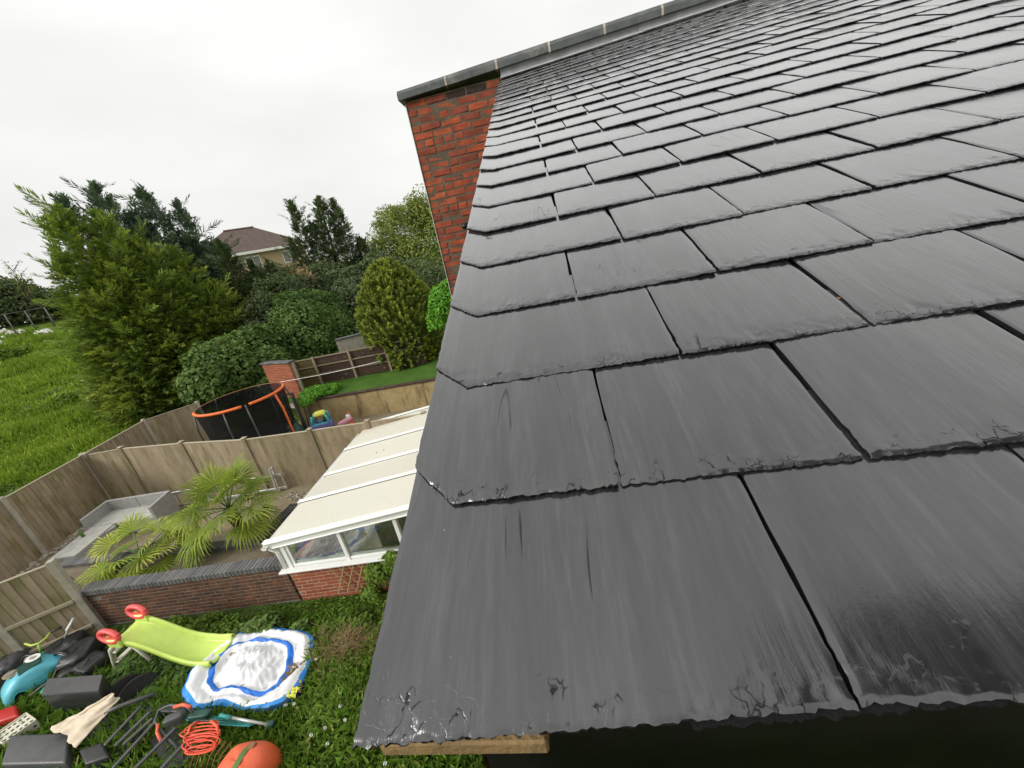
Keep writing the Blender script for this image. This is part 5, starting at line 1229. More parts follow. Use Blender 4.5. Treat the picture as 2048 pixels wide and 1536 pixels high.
# --- field weeds and grass tufts
r = np.random.default_rng(77); parts = []
m = 90000; X = []; 
ux = r.uniform(-30, 520, m); uy = r.uniform(668, 1010, m)
def field_hit(ux, uy):
    v = CR.T @ np.stack([(ux - 1024) / FPX, (uy - 768) / FPX, np.ones_like(ux)], 0); lo = np.full(ux.shape, 10.0); hi = np.full(ux.shape, 75.0); hz = np.hypot(v[0], v[1])
    for _ in range(26):
        md = (lo + hi) / 2; t_ = md / hz; z = CP[2] + t_ * v[2]; g_ = hgt(CP[0] + t_ * v[0], CP[1] + t_ * v[1]); up_ = z > g_; lo = np.where(up_, md, lo); hi = np.where(up_, hi, md)
    t_ = lo / hz; return CP[0] + t_ * v[0], CP[1] + t_ * v[1], lo
fx, fy, fd = field_hit(ux, uy)
lin = (fx - L1.x) * (L3.y - L1.y) - (fy - L1.y) * (L3.x - L1.x)
ok = (lin < -1.2 * (L3 - L1).length * .3) & (fd < 70) & (fd > 13); fx, fy, fd = fx[ok], fy[ok], fd[ok]
P = np.stack([fx, fy, hgt(fx, fy) + mound(fx, fy)], 1)
patch = vnoise(P * np.array([.5, .5, 0]), 12) + .6 * vnoise(P * np.array([1.6, 1.6, 0]), 13)
weed = patch > .62
sc = np.clip(fd / 22, .7, 2.4)
Pg = P[~weed]; k = len(Pg); hgt_ = .30 * sc[~weed] ** .35 * r.uniform(.4, 1.4, k) * (1 + .5 * vnoise(Pg * np.array([.9, .9, 0]), 18)); dv = unit(np.stack([r.normal(0, .45, k), r.normal(0, .45, k), np.ones(k)], 1)); sdv = unit(np.cross(dv, r.normal(0, 1, (k, 3)))); w = .035 * sc[~weed]
V = np.stack([Pg - sdv * w[:, None], Pg + sdv * w[:, None], Pg + dv * hgt_[:, None] + sdv * (w * .3)[:, None], Pg + dv * hgt_[:, None] - sdv * (w * .3)[:, None]], 1).reshape(-1, 3)
tn = np.clip(.44 + .26 * vnoise(Pg * np.array([.35, .35, 0]), 15) + .22 * vnoise(Pg * np.array([1.3, 1.3, 0]), 17) + r.normal(0, .17, k), 0, 1)
tag(fast('field_grass', V, np.arange(len(V)).reshape(-1, 4), M['fieldgrass'], attr=np.repeat(tn, 4)), 'rough green grass covering the sloping field', 'grass', kind='stuff')
Pw = P[weed]; k = len(Pw); Pw = np.repeat(Pw, 3, 0); scw = np.repeat(sc[weed], 3); Pw = Pw + r.normal(0, .16, Pw.shape) * scw[:, None] * np.array([1, 1, .0]); Pw[:, 2] += r.uniform(.02, .42, len(Pw)) * scw ** .6
V, F, A = leaves(Pw, np.tile([0, 0, 1.0], (len(Pw), 1)), .17 * scw, np.clip(.45 + .3 * vnoise(Pw * .6, 16) + r.normal(0, .2, len(Pw)), 0, 1), r, .5, .55)
tag(fast('field_weeds', V, F, M['weed'], attr=A), 'nettles and low weeds in dark patches on the field', 'weeds', kind='stuff')
# --- yard grass and weeds
m = 95000
gx = r.uniform(-10.5, .0, m); gy = r.uniform(.2, 4.7, m); P = np.stack([gx, gy, 0 * gx], 1)
inyard = ((P[:, 0] - WA.x) * (-wn_.x) + (P[:, 1] - WA.y) * (-wn_.y)) > 0.02
P = P[inyard]; pc_ = at(505, 1335, .0); P = P[((P[:, 0] - pc_.x) / .98) ** 2 + ((P[:, 1] - pc_.y) / .62) ** 2 > 1]; keep = r.uniform(0, 1, len(P)) < np.clip(.75 + .6 * vnoise(P * .9, 21), .15, 1); P = P[keep]; k = len(P)
wdist = (P[:, 0] - WA.x) * (-wn_.x) + (P[:, 1] - WA.y) * (-wn_.y); hh = np.clip(.17 + .10 * vnoise(P * 1.3, 22), .05, .38) * r.uniform(.6, 1.5, k) * np.clip(wdist / .9, .22, 1); dv = unit(np.stack([r.normal(0, .5, k), r.normal(0, .5, k), np.ones(k)], 1)); sdv = unit(np.cross(dv, r.normal(0, 1, (k, 3))))
tip = P + dv * hh[:, None] + np.stack([r.normal(0, .04, k), r.normal(0, .04, k), -.02 + 0 * hh], 1)
V = np.stack([P - sdv * .006, P + sdv * .006, P + dv * (hh * .6)[:, None] + sdv * .005, tip], 1).reshape(-1, 3)
tn = np.clip(.46 + .34 * vnoise(P * 1.1, 23) + r.normal(0, .22, k), 0, 1)
tag(fast('yard_grass', V, np.arange(len(V)).reshape(-1, 4), M['grass'], attr=np.repeat(tn, 4)), 'long tufted grass covering the yard', 'grass', kind='stuff')
def weedpatch(name, label, spots, mat, n, size, seed, cat='plant'):
    rr = np.random.default_rng(seed); b = Vector(spots[0][:3]); t = thing(name, label, cat, (b.x, b.y, 0)); P, N = lobes_pts([tuple(s_) for s_ in spots], n, rr, .6, .3, seed)
    P[:, 2] = np.abs(P[:, 2]) + .01; tn = np.clip(.5 + .3 * vnoise(P * 2.5, seed) + rr.normal(0, .18, len(P)), 0, 1); V, F, A = leaves(P, N * .4 + np.array([0, 0, 1.0]), size, tn, rr, .7, .45); fast('foliage', V, F, M[mat], t, A)
    k = min(300, n // 12); q = P[rr.integers(0, len(P), k)]; g = G()
    for p in q[:60]: g.tube([Vector((p[0] + rr.normal(0, .05), p[1] + rr.normal(0, .05), 0)), Vector(p)], .004, 3, False)
    g.build('stems', M['weed'], t)
def sp(x, y, z, rx, rz_): q = at(x, y, z); return (q.x, q.y, z * .6, rx, rx, rz_)
weedpatch('nettle_clump', 'leafy nettle clump against the brick wall above the paddling pool', [sp(540, 1246, .14, .20, .18), sp(510, 1252, .12, .18, .15), sp(600, 1256, .10, .16, .12), sp(480, 1262, .08, .15, .10)], 'shrub', 2300, .07, 61)
weedpatch('bramble_clump', 'bramble and ivy tangle in the corner below the trellis', [sp(700, 1240, .14, .17, .18), sp(665, 1256, .08, .16, .12), sp(725, 1250, .12, .2, .16)], 'weed', 2200, .07, 62)
weedpatch('ivy_groundcover', 'low ivy growing under the lime slide', [sp(320, 1338, .08, .35, .15), sp(265, 1345, .08, .4, .15), sp(370, 1345, .08, .2, .12), sp(300, 1380, .08, .35, .12)], 'ivy', 7000, .07, 63)
weedpatch('leafy_weed', 'broad leaved weeds by the railed fence', [sp(10, 1250, .45, .40, .45), sp(-20, 1290, .35, .4, .4), sp(40, 1270, .3, .3, .3)], 'weed', 3200, .11, 64)
weedpatch('dandelion_patch', 'lush dandelion leaves beside the deflated pool', [sp(690, 1365, .06, .36, .10), sp(655, 1405, .06, .3, .09), sp(700, 1330, .08, .25, .12)], 'weed', 3400, .06, 65)
weedpatch('clover_strip', 'small weeds along the foot of the sooty wall', [sp(400, 1262, .1, .4, .16), sp(330, 1262, .08, .35, .13), sp(450, 1258, .1, .3, .16), sp(265, 1262, .06, .3, .1)], 'weed', 2600, .05, 66)
# climber on the trellis
tl0 = cw(722, 1150, -.03); cl = thing('climbing_plant', 'green climber growing up the trellis by the conservatory wall', 'plant', gz(tl0, 0)); rr = np.random.default_rng(67)
q1, q2, q3 = cw(752, 1150, -.10), cw(745, 1195, -.10), cw(790, 1130, -.10)
P, N = lobes_pts([(q1.x, q1.y, q1.z, .22, .12, .24), (q2.x, q2.y, q2.z, .20, .12, .26), (q3.x, q3.y, q3.z, .25, .12, .25)], 3600, rr, .5, .3, 67); V, F, A = leaves(P, N + np.array([0, -.3, .4]), .055, rr.uniform(.1, .95, len(P)), rr, .7); fast('foliage', V, F, M['weed'], cl, A)
G().tube([gz(q2, .0), q2, q1], .012, 5).build('stem', M['bark'], cl)
# dead grass heap
dq = at(700, 1290, .08); t = thing('dead_grass_heap', 'heap of dead tan grass below the trellis', 'grass heap', gz(dq, 0)); k = 3200; rr = np.random.default_rng(68)
q2 = at(668, 1300, .06); P = np.stack([rr.normal(0, .30, k) + (dq.x + q2.x) / 2, rr.normal(0, .17, k) + (dq.y + q2.y) / 2, 0 * np.arange(k) + .02], 1); P[:, 2] += np.abs(rr.normal(0, .05, k)) + .10 * np.exp(-((P[:, 0] - dq.x) ** 2 + (P[:, 1] - dq.y) ** 2) / .05)
dv = unit(np.stack([rr.normal(.3, .7, k), rr.normal(0, .5, k), rr.normal(.1, .25, k)], 1)); sdv = unit(np.cross(dv, rr.normal(0, 1, (k, 3)))); L = rr.uniform(.1, .3, k)
V = np.stack([P - sdv * .0035, P + sdv * .0035, P + dv * L[:, None] + sdv * .001, P + dv * L[:, None] - sdv * .001], 1).reshape(-1, 3); fast('straw', V, np.arange(len(V)).reshape(-1, 4), M['leafdry'], t, np.repeat(rr.uniform(0, 1, k), 4))
# trellis
a0 = cw(680, 1150, -.02); tr = thing('trellis', 'slim diamond trellis fixed to the red brick conservatory base', 'trellis', gz(a0, 0)); org = (a0 - CX0).dot(wd)
for k in range(6):
    for sg in (1, -1):
        s_ = org + k * .17; za, zb = .10, .78
        p = CX0 + wd * (s_ - sg * .18) + wn_ * (-.02 - .008 * (sg > 0)); q = CX0 + wd * (s_ + sg * .18) + wn_ * (-.02 - .008 * (sg > 0)); p.z = za; q.z = zb
        G().bar(p, q, .008, .022).build('lath', M['timber_new'], tr)
# dandelion clocks
for i, (x, y) in enumerate(((588, 1407), (572, 1410), (655, 1487), (680, 1412), (770, 1527), (632, 1318), (650, 1456), (560, 1300), (690, 1440), (622, 1470))):
    q = at(x, y, .20); t = thing('dandelion_clock', 'white dandelion seed head standing in the yard grass', 'dandelion', (q.x, q.y, 0), 'dandelion clocks in the grass')
    g = G(); rr2 = random.Random(i)
    for k in range(60):
        d = Vector((rr2.gauss(0, 1), rr2.gauss(0, 1), rr2.gauss(0, 1))).normalized(); s2 = d.orthogonal().normalized() * .003; g.add([q + d * .006, q + d * .021 + s2, q + d * .021 - s2], [(0, 1, 2)])
    g.build('seed_head', M['upvc'], t); G().tube([gz(q, 0), q], .003, 5).build('stalk', M['weed'], t)
# ================================================================== far house
hD = 52.0
e0, e1 = atD(488, 506, hD), atD(612, 482, hD); ez = (e0.z + e1.z) / 2; hb = float(hgt(e0.x, e0.y)); hb = ez - 5.0
dx_ = (gz(e1, 0) - gz(e0, 0)).normalized(); dn = Vector((-dx_.y, dx_.x, 0))
if dn.dot(Vector((e0.x, e0.y, 0))) < 0: dn = -dn
wI = 11.5; dI = 8.0; rt = gz(e1, 0); lf = rt - dx_ * wI; zr_ = atD(518, 453, hD + 4).z
t = NT('brown_roof_tiles'); v = t.coord('Object', rand=False); wv = t.nd('ShaderNodeTexWave'); wv.bands_direction = 'Z'; wv.inputs['Scale'].default_value = 2.4; t.ln(v, wv.inputs['Vector'])
t.set(Base_Color=t.mix(t.ramp(wv.outputs['Fac'], [(.1, .6), (.3, 0)]), t.ramp(t.noise(v, 2.0, 5.0), [(.3, (.085, .058, .050)), (.7, (.13, .088, .072))]), (.045, .034, .03)), Roughness=.85); M['tiles'] = t.m
fh = thing('far_house', 'buff brick house with brown hipped tile roof beyond the conifers', 'house', gz(lf, hb))
G().box(gz(lf, (hb + ez) / 2) + dx_ * wI / 2 + dn * dI / 2, (wI - .7, dI - .7, ez - hb), frame(dx_)).build('wall', plain('buff_brick', (.42, .31, .19), .9, .12), fh)
o_ = .35; cn = [gz(lf, ez) - dx_ * 0 - dn * o_ + dn * .2, gz(rt, ez) - dn * o_ + dn * .2, gz(rt, ez) + dn * dI, gz(lf, ez) + dn * dI]
ri = [gz(lf, zr_) + dx_ * 3.9 + dn * dI / 2, gz(rt, zr_) - dx_ * 4.6 + dn * dI / 2]
g = G(); g.add(cn + ri, [(0, 1, 5, 4), (1, 2, 5), (2, 3, 4, 5), (3, 0, 4), (3, 2, 1, 0)]); rf = g.build('roof', M['tiles'], fh)
G().tube([ri[0], ri[1]], .12, 6).build('ridge_tile', M['tiles'], rf)
for a, b in ((0, 1), (1, 2)): G().bar(cn[a] - Vector((0, 0, .14)), cn[b] - Vector((0, 0, .14)), .12, .26).build('fascia_board', M['upvc'], fh)
for f_ in (.18, .50, .82):
    c_ = gz(lf, ez - 1.15) + dx_ * wI * f_ + dn * .34; w = G().box(c_, (1.5, .12, 1.3), frame(dx_)).build('window', M['upvc'], fh)
    for s_ in (-.37, .37): G().box(c_ + dx_ * s_ - dn * .05, (.62, .06, 1.1), frame(dx_)).build('pane', M['curtain'], w)
h2 = atD(655, 548, 46); t2 = thing('white_outbuilding', 'white walled outbuilding with orange tiles glimpsed between trees', 'building', gz(h2, float(hgt(h2.x, h2.y))))
zb = float(hgt(h2.x, h2.y)) - .2; za = h2.z + .2
G().box(gz(h2, (za + zb) / 2), (2.4, 2.4, za - zb), frame(dx_)).build('wall', M['upvc'], t2)
g = G(); P0 = [gz(h2, za) + dx_ * sx * 1.35 + dn * sy * 1.35 for sx, sy in ((-1, -1), (1, -1), (1, 1), (-1, 1))]; g.add(P0 + [gz(h2, za + .7) - dx_ * 1.35, gz(h2, za + .7) + dx_ * 1.35], [(0, 1, 5, 4), (1, 2, 5), (2, 3, 4, 5), (3, 0, 4)]); g.build('roof', plain('terracotta_tiles', (.34, .10, .05), .8), t2)
# ================================================================== things lying in the yard
ups = Vector((0, 0, 1))
# --- lime slide
hA, hB = at(226, 1276, .80), at(268, 1224, .80); s0_ = (gz(hA, 0) + gz(hB, 0)) / 2; s1_ = gz(at(452, 1308, .12), 0); sdv_ = (s1_ - s0_).normalized(); snv = Vector((-sdv_.y, sdv_.x, 0)); Ls = (s1_ - s0_).length; hw = (gz(hB, 0) - gz(hA, 0)).length / 2 - .02
sl = thing('toddler_slide', 'lime green plastic slide with two red ring handles beside the brick wall', 'slide', gz(s0_, 0))
P = []
for i in range(29):
    f_ = i / 28; s_ = -.06 + (Ls + .06) * f_; z = .66 - .54 * (1 / (1 + math.exp(-(f_ - .42) * 7.5)) - .03) + (.03 * max(0, f_ - .85) / .15)
    wI = hw * (1.02 - .12 * math.sin(math.pi * min(1, f_ * 1.3))); lip = .085 if f_ > .1 else .085 + .06 * (1 - f_ / .1)
    c_ = gz(s0_, 0) + sdv_ * s_
    P.append([gz(c_ + snv * (wI * a), z + b) for a, b in ((-1.06, lip - .07), (-1.05, lip), (-.99, lip + .012), (-.92, lip), (-.86, .02), (-.7, 0), (0, -.008), (.7, 0), (.86, .02), (.92, lip), (.99, lip + .012), (1.05, lip), (1.06, lip - .07))])
g = G(); g.grid(P); o = g.build('chute', M['lime'], sl, True); md = o.modifiers.new('thick', 'SOLIDIFY'); md.thickness = .012; md.offset = -1
for q, sg in ((hA, -1), (hB, 1)):
    c_ = gz(gz(s0_, 0) + snv * (hw * sg * .98) - sdv_ * .0, .82); tilt = (ups * .62 - snv * sg * .0 + Vector((CP[0] - c_.x, CP[1] - c_.y, 0)).normalized() * -.55).normalized()
    ring = [c_ + sdv_ * (.165 * math.cos(a)) + tilt * (.105 * math.sin(a)) for a in [2 * math.pi * k / 24 for k in range(25)]]
    G().tube(ring, .038, 10, False).build('handle_ring', M['red_pl'], sl, True)
    dz = tilt.cross(sdv_).normalized(); g = G(); low = [c_ + sdv_ * (.15 * math.cos(a)) + tilt * (.10 * math.sin(a)) + dz * .0 for a in [math.pi + math.pi * k / 12 for k in range(13)]]
    g.add([p + dz * .02 for p in low] + [p - dz * .02 for p in low], [tuple(range(13)), tuple(range(25, 12, -1))]); g.build('handle_web', M['red_pl'], sl)
    g = G(); pl_ = c_ - tilt * .12; g.box(pl_ - ups * .02 + sdv_ * .0, (.26, .035, .16), frame(sdv_), .015); g.build('handle_socket', M['lime'], sl)
lb_ = gz(at(208, 1341, .0), 0)
for f_ in (-.8, .8):
    a = gz(s0_ + snv * hw * f_ - sdv_ * .03, .64); b = gz(s0_ + snv * hw * f_ * 1.1 - sdv_ * .42, .0)
    G().tube([a, a.lerp(b, .3) - sdv_ * .10 + ups * .03, a.lerp(b, .7) - sdv_ * .06, b], .035, 8).build('leg', M['cream_pl'], sl, True)
for z in (.2, .42): G().bar(gz(s0_ - snv * hw * .9 - sdv_ * (.40 - .45 * z), z), gz(s0_ + snv * hw * .9 - sdv_ * (.40 - .45 * z), z), .10, .035, .01).build('step', M['cream_pl'], sl)
for f_ in (-.6, .6): G().tube([gz(s0_ + snv * hw * f_ + sdv_ * .1, .60), gz(s0_ + snv * hw * f_ + sdv_ * .36, .0)], .028, 8).build('strut', M['cream_pl'], sl, True)
# --- deflated paddling pool
out = [(364, 1388), (368, 1410), (392, 1428), (440, 1420), (500, 1428), (548, 1424), (592, 1398), (620, 1350), (633, 1300), (630, 1272), (590, 1260), (545, 1256), (500, 1264), (455, 1280), (425, 1300), (395, 1335)]
OP = [gz(at(x, y, .08), 0) for x, y in out]; cen = gz(at(505, 1335, .08), 0); n = 150; rp_ = np.random.default_rng(5); no = len(OP)
def opt(th):
    f_ = th * no; i = int(f_) % no; u_ = f_ - int(f_); a, b, c_, d_ = OP[i - 1], OP[i], OP[(i + 1) % no], OP[(i + 2) % no]
    return b * 1.0 + (c_ - a) * (.5 * u_) + (a * 2 - b * 5 + c_ * 4 - d_) * (.5 * u_ * u_) + (b * 3 - a - c_ * 3 + d_) * (.5 * u_ ** 3)
V = []; A = []; rings = 54
for i in range(rings + 1):
    rho = i / rings
    for k in range(n):
        th = k / n; o_ = opt(th); p = cen.lerp(o_, rho if rho < .97 else .97 + (rho - .97) * .4)
        q = np.array([[p.x * 3.1, p.y * 3.1, 0]]); q2 = np.array([[p.x * 9.0, p.y * 9.0, 1.0]]); q3 = np.array([[p.x * 23, p.y * 23, 1.0]])
        wr = vnoise(q, 3)[0] * .05 + (.5 - abs(vnoise(q2 * .8, 4)[0])) * .075 + (.5 - abs(vnoise(q3 * .7, 6)[0])) * .024
        tube_ = .07 * math.exp(-((rho - .82) / .13) ** 2) + .05 * math.exp(-((rho - .60) / .07) ** 2) + .05 * math.exp(-((rho - .2) / .25) ** 2) * (1 + vnoise(q, 9)[0])
        z = .08 + (tube_ * 1.2 + wr * 1.25) * (1 if rho < .97 else .35); z *= 1 if rho < .985 else .25
        V.append((p.x, p.y, z)); A.append(rho + .02 * vnoise(q2, 12)[0] + .075 * vnoise(q * .9, 14)[0] * min(1, rho * 2) * (rho < .9))
F = [(i * n + k, i * n + (k + 1) % n, (i + 1) * n + (k + 1) % n, (i + 1) * n + k) for i in range(rings) for k in range(n)]
t = NT('pool_vinyl'); a_ = t.nd('ShaderNodeAttribute'); a_.attribute_name = 'rnd'; rm = t.nd('ShaderNodeValToRGB'); rm.color_ramp.interpolation = 'CONSTANT'; e = rm.color_ramp.elements
st = [(0, (.72, .73, .74)), (.57, (.015, .16, .62)), (.65, (.78, .79, .80)), (.89, (.03, .27, .72)), (.95, (.01, .06, .16))]
while len(e) < len(st): e.new(.5)
for q, (p_, c_) in zip(e, st): q.position = p_; q.color = (*c_, 1)
t.ln(a_.outputs['Fac'], rm.inputs['Fac']); v = t.coord('Object', rand=False); c = t.mix(t.ramp(t.noise(v, 5.0, 7.0, .7), [(.56, 0), (.72, .45)]), rm.outputs['Color'], (.26, .25, .19))
t.set(Base_Color=c, Roughness=.5, Specular_IOR_Level=.35, Normal=t.bump(t.noise(v, 22.0, 5.0), .2, .02)); M['vinyl'] = t.m
pool = thing('paddling_pool', 'deflated white and blue paddling pool crumpled on the grass', 'paddling pool', gz(cen, 0))
fast('vinyl_sheet', V, F, M['vinyl'], pool, A, False)
rr = np.random.default_rng(6); parts = []
for x, y, k, s_ in ((590, 1338, 70, .05), (578, 1355, 50, .045), (562, 1372, 40, .04), (586, 1380, 60, .05), (480, 1303, 10, .05), (462, 1302, 6, .05), (478, 1370, 6, .04)):
    q = at(x, y, .14); P_ = np.array(q)[None] + rr.normal(0, .045, (k, 3)) * np.array([1, 1, .25]); parts.append(leaves(P_, np.tile([0, 0, 1.0], (k, 1)), s_, rr.uniform(0, .6, k), rr, .6, .4))
Vv, Ff, Aa = join(parts); tag(fast('wet_leaves', Vv, Ff, M['leafdry'], attr=Aa), 'brown leaf mush lying in the deflated pool', 'leaves', kind='stuff')
qy = at(583, 1385, .16); g = G(); P = []
for i in range(9): P.append([qy + Vector(((i - 4) * .022, (j - 4) * .018, .02 * math.sin(i * 2.1 + j) + .015 * math.cos(j * 2.7))) for j in range(9)])
g.grid(P); solo('yellow_rag', g, M['yellow'], 'crumpled yellow rag on the rim of the deflated pool', 'rag', qy, smooth=True)
# --- turquoise toy car shell
a0, a1 = gz(at(18, 1408, .05), 0), gz(at(150, 1318, .05), 0); ta = (a1 - a0).normalized(); tn_ = Vector((-ta.y, ta.x, 0)); Lc = (a1 - a0).length
tt = thing('toy_car_shell', 'faded turquoise toy car shell with wheel arches and a white round sticker', 'toy car', gz(a0, 0))
prof = []
for i in range(41):
    f_ = i / 40; top = .20 + .24 * math.sin(math.pi * min(1, f_ * 1.05)) ** .7 * (1 - .25 * f_); bot = .03
    for c_, r_ in ((.20, .13), (.74, .13)): 
        dd_ = abs(f_ - c_)
        if dd_ < r_: bot = max(bot, .03 + .20 * math.sqrt(1 - (dd_ / r_) ** 2))
    prof.append((f_, bot, max(top, bot + .03)))
wS = .40; P = []
for f_, b_, t_ in prof:
    c_ = gz(a0, 0) + ta * (Lc * f_); row = []
    for sx, zz in ((-.5, b_), (-.52, b_ + (t_ - b_) * .5), (-.46, t_ - .03), (-.36, t_), (0, t_ + .02), (.36, t_), (.46, t_ - .03), (.52, b_ + (t_ - b_) * .5), (.5, b_)): row.append(gz(c_ + tn_ * (wS * sx), zz))
    P.append(row)
g = G(); g.grid(P); g.add(P[0], [tuple(range(9))]); g.add(P[-1], [tuple(range(8, -1, -1))]); o = g.build('shell', M['teal'], tt, True); md = o.modifiers.new('thick', 'SOLIDIFY'); md.thickness = .012
def disc(c, nrm, r1, r2, up=(0, 0, 1), n=20, th=.008):
    Fm = frame(nrm, up); g = G(); g.add([c + Fm @ Vector((th, r1 * math.cos(2 * math.pi * k / n), r2 * math.sin(2 * math.pi * k / n))) for k in range(n)], [tuple(range(n))]); g.add([c + Fm @ Vector((0, r1 * math.cos(2 * math.pi * k / n), r2 * math.sin(2 * math.pi * k / n))) for k in range(n)], [tuple(range(n - 1, -1, -1))]); return g
for sg in (-1, 1):
    for f0, f1, zz in ((.36, .60, .14),):
        G().box(gz(a0 + ta * (Lc * (f0 + f1) / 2) + tn_ * (wS * .515 * sg), .19), (Lc * (f1 - f0), .014, .20), frame(ta), .02).build('door_panel', M['teal'], tt)
    for f_ in (.20, .74):
        c0 = gz(a0 + ta * (Lc * f_) + tn_ * (wS * .51 * sg), .03); G().tube([c0 + ta * (Lc * .135 * math.cos(x_)) + ups * (.21 * math.sin(x_)) for x_ in [math.pi * k / 12 for k in range(13)]], .016, 6).build('arch_trim', M['cyan'], tt, True)
G().box(gz(a0 + ta * (Lc * .50), .43), (Lc * .34, wS * .62, .03), frame(ta), .012).build('seat_well', M['dkgreen_pl'], tt)
cpt = gz(a0, 0) + ta * (Lc * .58); nm = (ups * .75 + tn_ * .65).normalized()
st_ = disc(gz(cpt + tn_ * .10, .445), ups, .12, .075).build('round_sticker', M['upvc'], tt)
disc(gz(cpt + tn_ * .10, .458), ups, .05, .03).build('sticker_mark', M['stone'], st_)
disc(gz(a0 + ta * (Lc * .24) + tn_ * .08, .425), ups, .11, .075).build('headlamp_sticker', M['timber_new'], tt)
disc(gz(a0 + ta * (Lc * .24) + tn_ * .08, .438), ups, .07, .05).build('headlamp_mark', M['curtain'], tt)
for f_ in (.20, .74):
    g = G(); g.lathe(gz(a0 + ta * (Lc * f_) - tn_ * .12, .09), [(0, -.03), (.05, -.035), (.09, -.02), (.09, .02), (.05, .035), (0, .03)], 14, frame(tn_) @ Matrix.Rotation(math.pi / 2, 3, 'Y')); g.build('wheel', M['black_pl'], tt, True)
pth = [(60, 1392, .3), (85, 1372, .33), (105, 1360, .36), (112, 1340, .40), (135, 1330, .40)]
solo('push_handle', G().tube([at(*q) for q in pth], .016, 8), M['grey_pl'], 'bent grey push handle lying on the turquoise shell', 'handle', at(*pth[0]), smooth=True)
q = at(102, 1375, .18); g = rbox(q, (.22, .12, .07), rz(.5)); solo('green_container', g, M['green_pl'], 'small green plastic container beside the turquoise shell', 'container', q, smooth=True)
q = at(160, 1306, .25); g = G().tube([at(140, 1318, .15), at(168, 1308, .25)], [.03, .012], 8); solo('green_bottle', g, M['green_pl'], 'slim green bottle poking out by the turquoise shell', 'bottle', at(140, 1318, .15), smooth=True)
# --- kids' bike, broom, black sacks behind
bk = gz(at(90, 1312, .1), 0); kb = thing('kids_bike', "small child's bike with lime handlebar fallen by the fence", 'bicycle', bk)
hp = [(50, 1287, .50), (62, 1291, .50), (77, 1287, .5), (92, 1276, .5), (101, 1264, .5)]
G().tube([at(*q) for q in hp], .016, 8).build('handlebar', M['lime'], kb, True); G().tube([at(101, 1264, .5), at(122, 1255, .5)], .022, 8).build('grip', M['black_pl'], kb, True)
G().tube([at(76, 1287, .5), at(82, 1305, .3)], .016, 8).build('stem', M['lime'], kb, True); G().tube([at(82, 1305, .3), at(112, 1312, .25)], .02, 8).build('frame_tube', M['green_pl'], kb, True); G().tube([at(82, 1306, .22), at(115, 1322, .2)], .02, 8).build('frame_tube', M['green_pl'], kb, True)
for x, y in ((62, 1330), (125, 1325)):
    c_ = at(x, y, .2); tw = G().tube([c_ + Vector((.17 * math.cos(a), .05 * math.sin(a) , .17 * math.sin(a))) for a in [2 * math.pi * k / 24 for k in range(25)]], .022, 8, False).build('tyre', M['black_pl'], kb, True)
    G().tube([c_ + Vector((.14 * math.cos(a), .04 * math.sin(a), .14 * math.sin(a))) for a in [2 * math.pi * k / 24 for k in range(25)]], .008, 6, False).build('rim', M['alu'], tw, True)
sc_ = [at(118, 1300, .1), at(141, 1250, .62)]; st2 = thing('scooter', 'push scooter with pale tee handle leaning on the railed fence', 'scooter', gz(sc_[0], 0))
G().tube([sc_[0], sc_[1]], .014, 8).build('stem', M['alu'], st2, True); G().tube([sc_[1] + Vector((-.06, .10, .03)), sc_[1] + Vector((.06, -.10, 0))], .018, 8).build('tee_handle', M['upvc'], st2, True)
G().bar(gz(sc_[0], .06), gz(sc_[0] + Vector((.4, -.15, 0)), .06), .11, .03, .01).build('deck', M['black_pl'], st2)
def heap(label, spots, mat, seed, name='sack', cat='sack'):
    r = random.Random(seed); g = G(); b = spots[0][0]
    for c_, d in spots:
        k = rbox(c_, d, rz(r.uniform(0, 3))); k.v = [p + (p - c_).normalized() * r.gauss(0, .03) * min(d) for p in k.v]; g.add(k.v, k.f)
    return solo(name, g, mat, label, cat, gz(b, 0), smooth=True)
heap('crumpled black sack heaped by the foot of the concrete post', [(at(135, 1300, .18), (.5, .4, .36)), (at(165, 1310, .16), (.5, .4, .34)), (at(185, 1330, .12), (.4, .35, .24)), (at(150, 1330, .10), (.5, .3, .2))], M['black_pl'], 4)
heap('dark bag in the weeds below the railed fence', [(at(20, 1330, .16), (.5, .5, .34)), (at(-10, 1360, .14), (.4, .4, .3))], M['grey_pl'], 5)
# --- black plastic garden furniture, taken apart
def slab(name, label, p0, p1, p2, h, mat, cat, drop=0.0):
    a, b, c_ = p0, p1, p2; d_ = a + (c_ - b); top = [a, b, c_, d_]; bot = [gz(p, p.z - h) for p in top]; ct = sum(top, Vector()) / 4
    return top, bot
def boxthing(name, label, cat, p0, p1, p2, h, mat, lid=True):
    top, bot = slab(name, label, p0, p1, p2, h, mat, cat); b = gz(bot[0], 0); t = thing(name, label, cat, b); bm = bmesh.new(); vs = [bm.verts.new(p - b) for p in bot + top]
    for f_ in ((3, 2, 1, 0), (4, 5, 6, 7), (0, 1, 5, 4), (1, 2, 6, 5), (2, 3, 7, 6), (3, 0, 4, 7)): bm.faces.new([vs[i] for i in f_])
    bmesh.ops.recalc_face_normals(bm, faces=bm.faces); bmesh.ops.bevel(bm, geom=list(bm.edges), offset=.03, segments=3, affect='EDGES', profile=.5)
    me = bpy.data.meshes.new('body'); bm.to_mesh(me); bm.free(); link('body', me, mat, t, True)
    return t, top
t1, top = boxthing('storage_box', 'black plastic storage box with grey lid beside the turquoise shell', 'box', at(82, 1391, .50), at(198, 1383, .50), at(207, 1350, .50), .48, M['black_pl'])
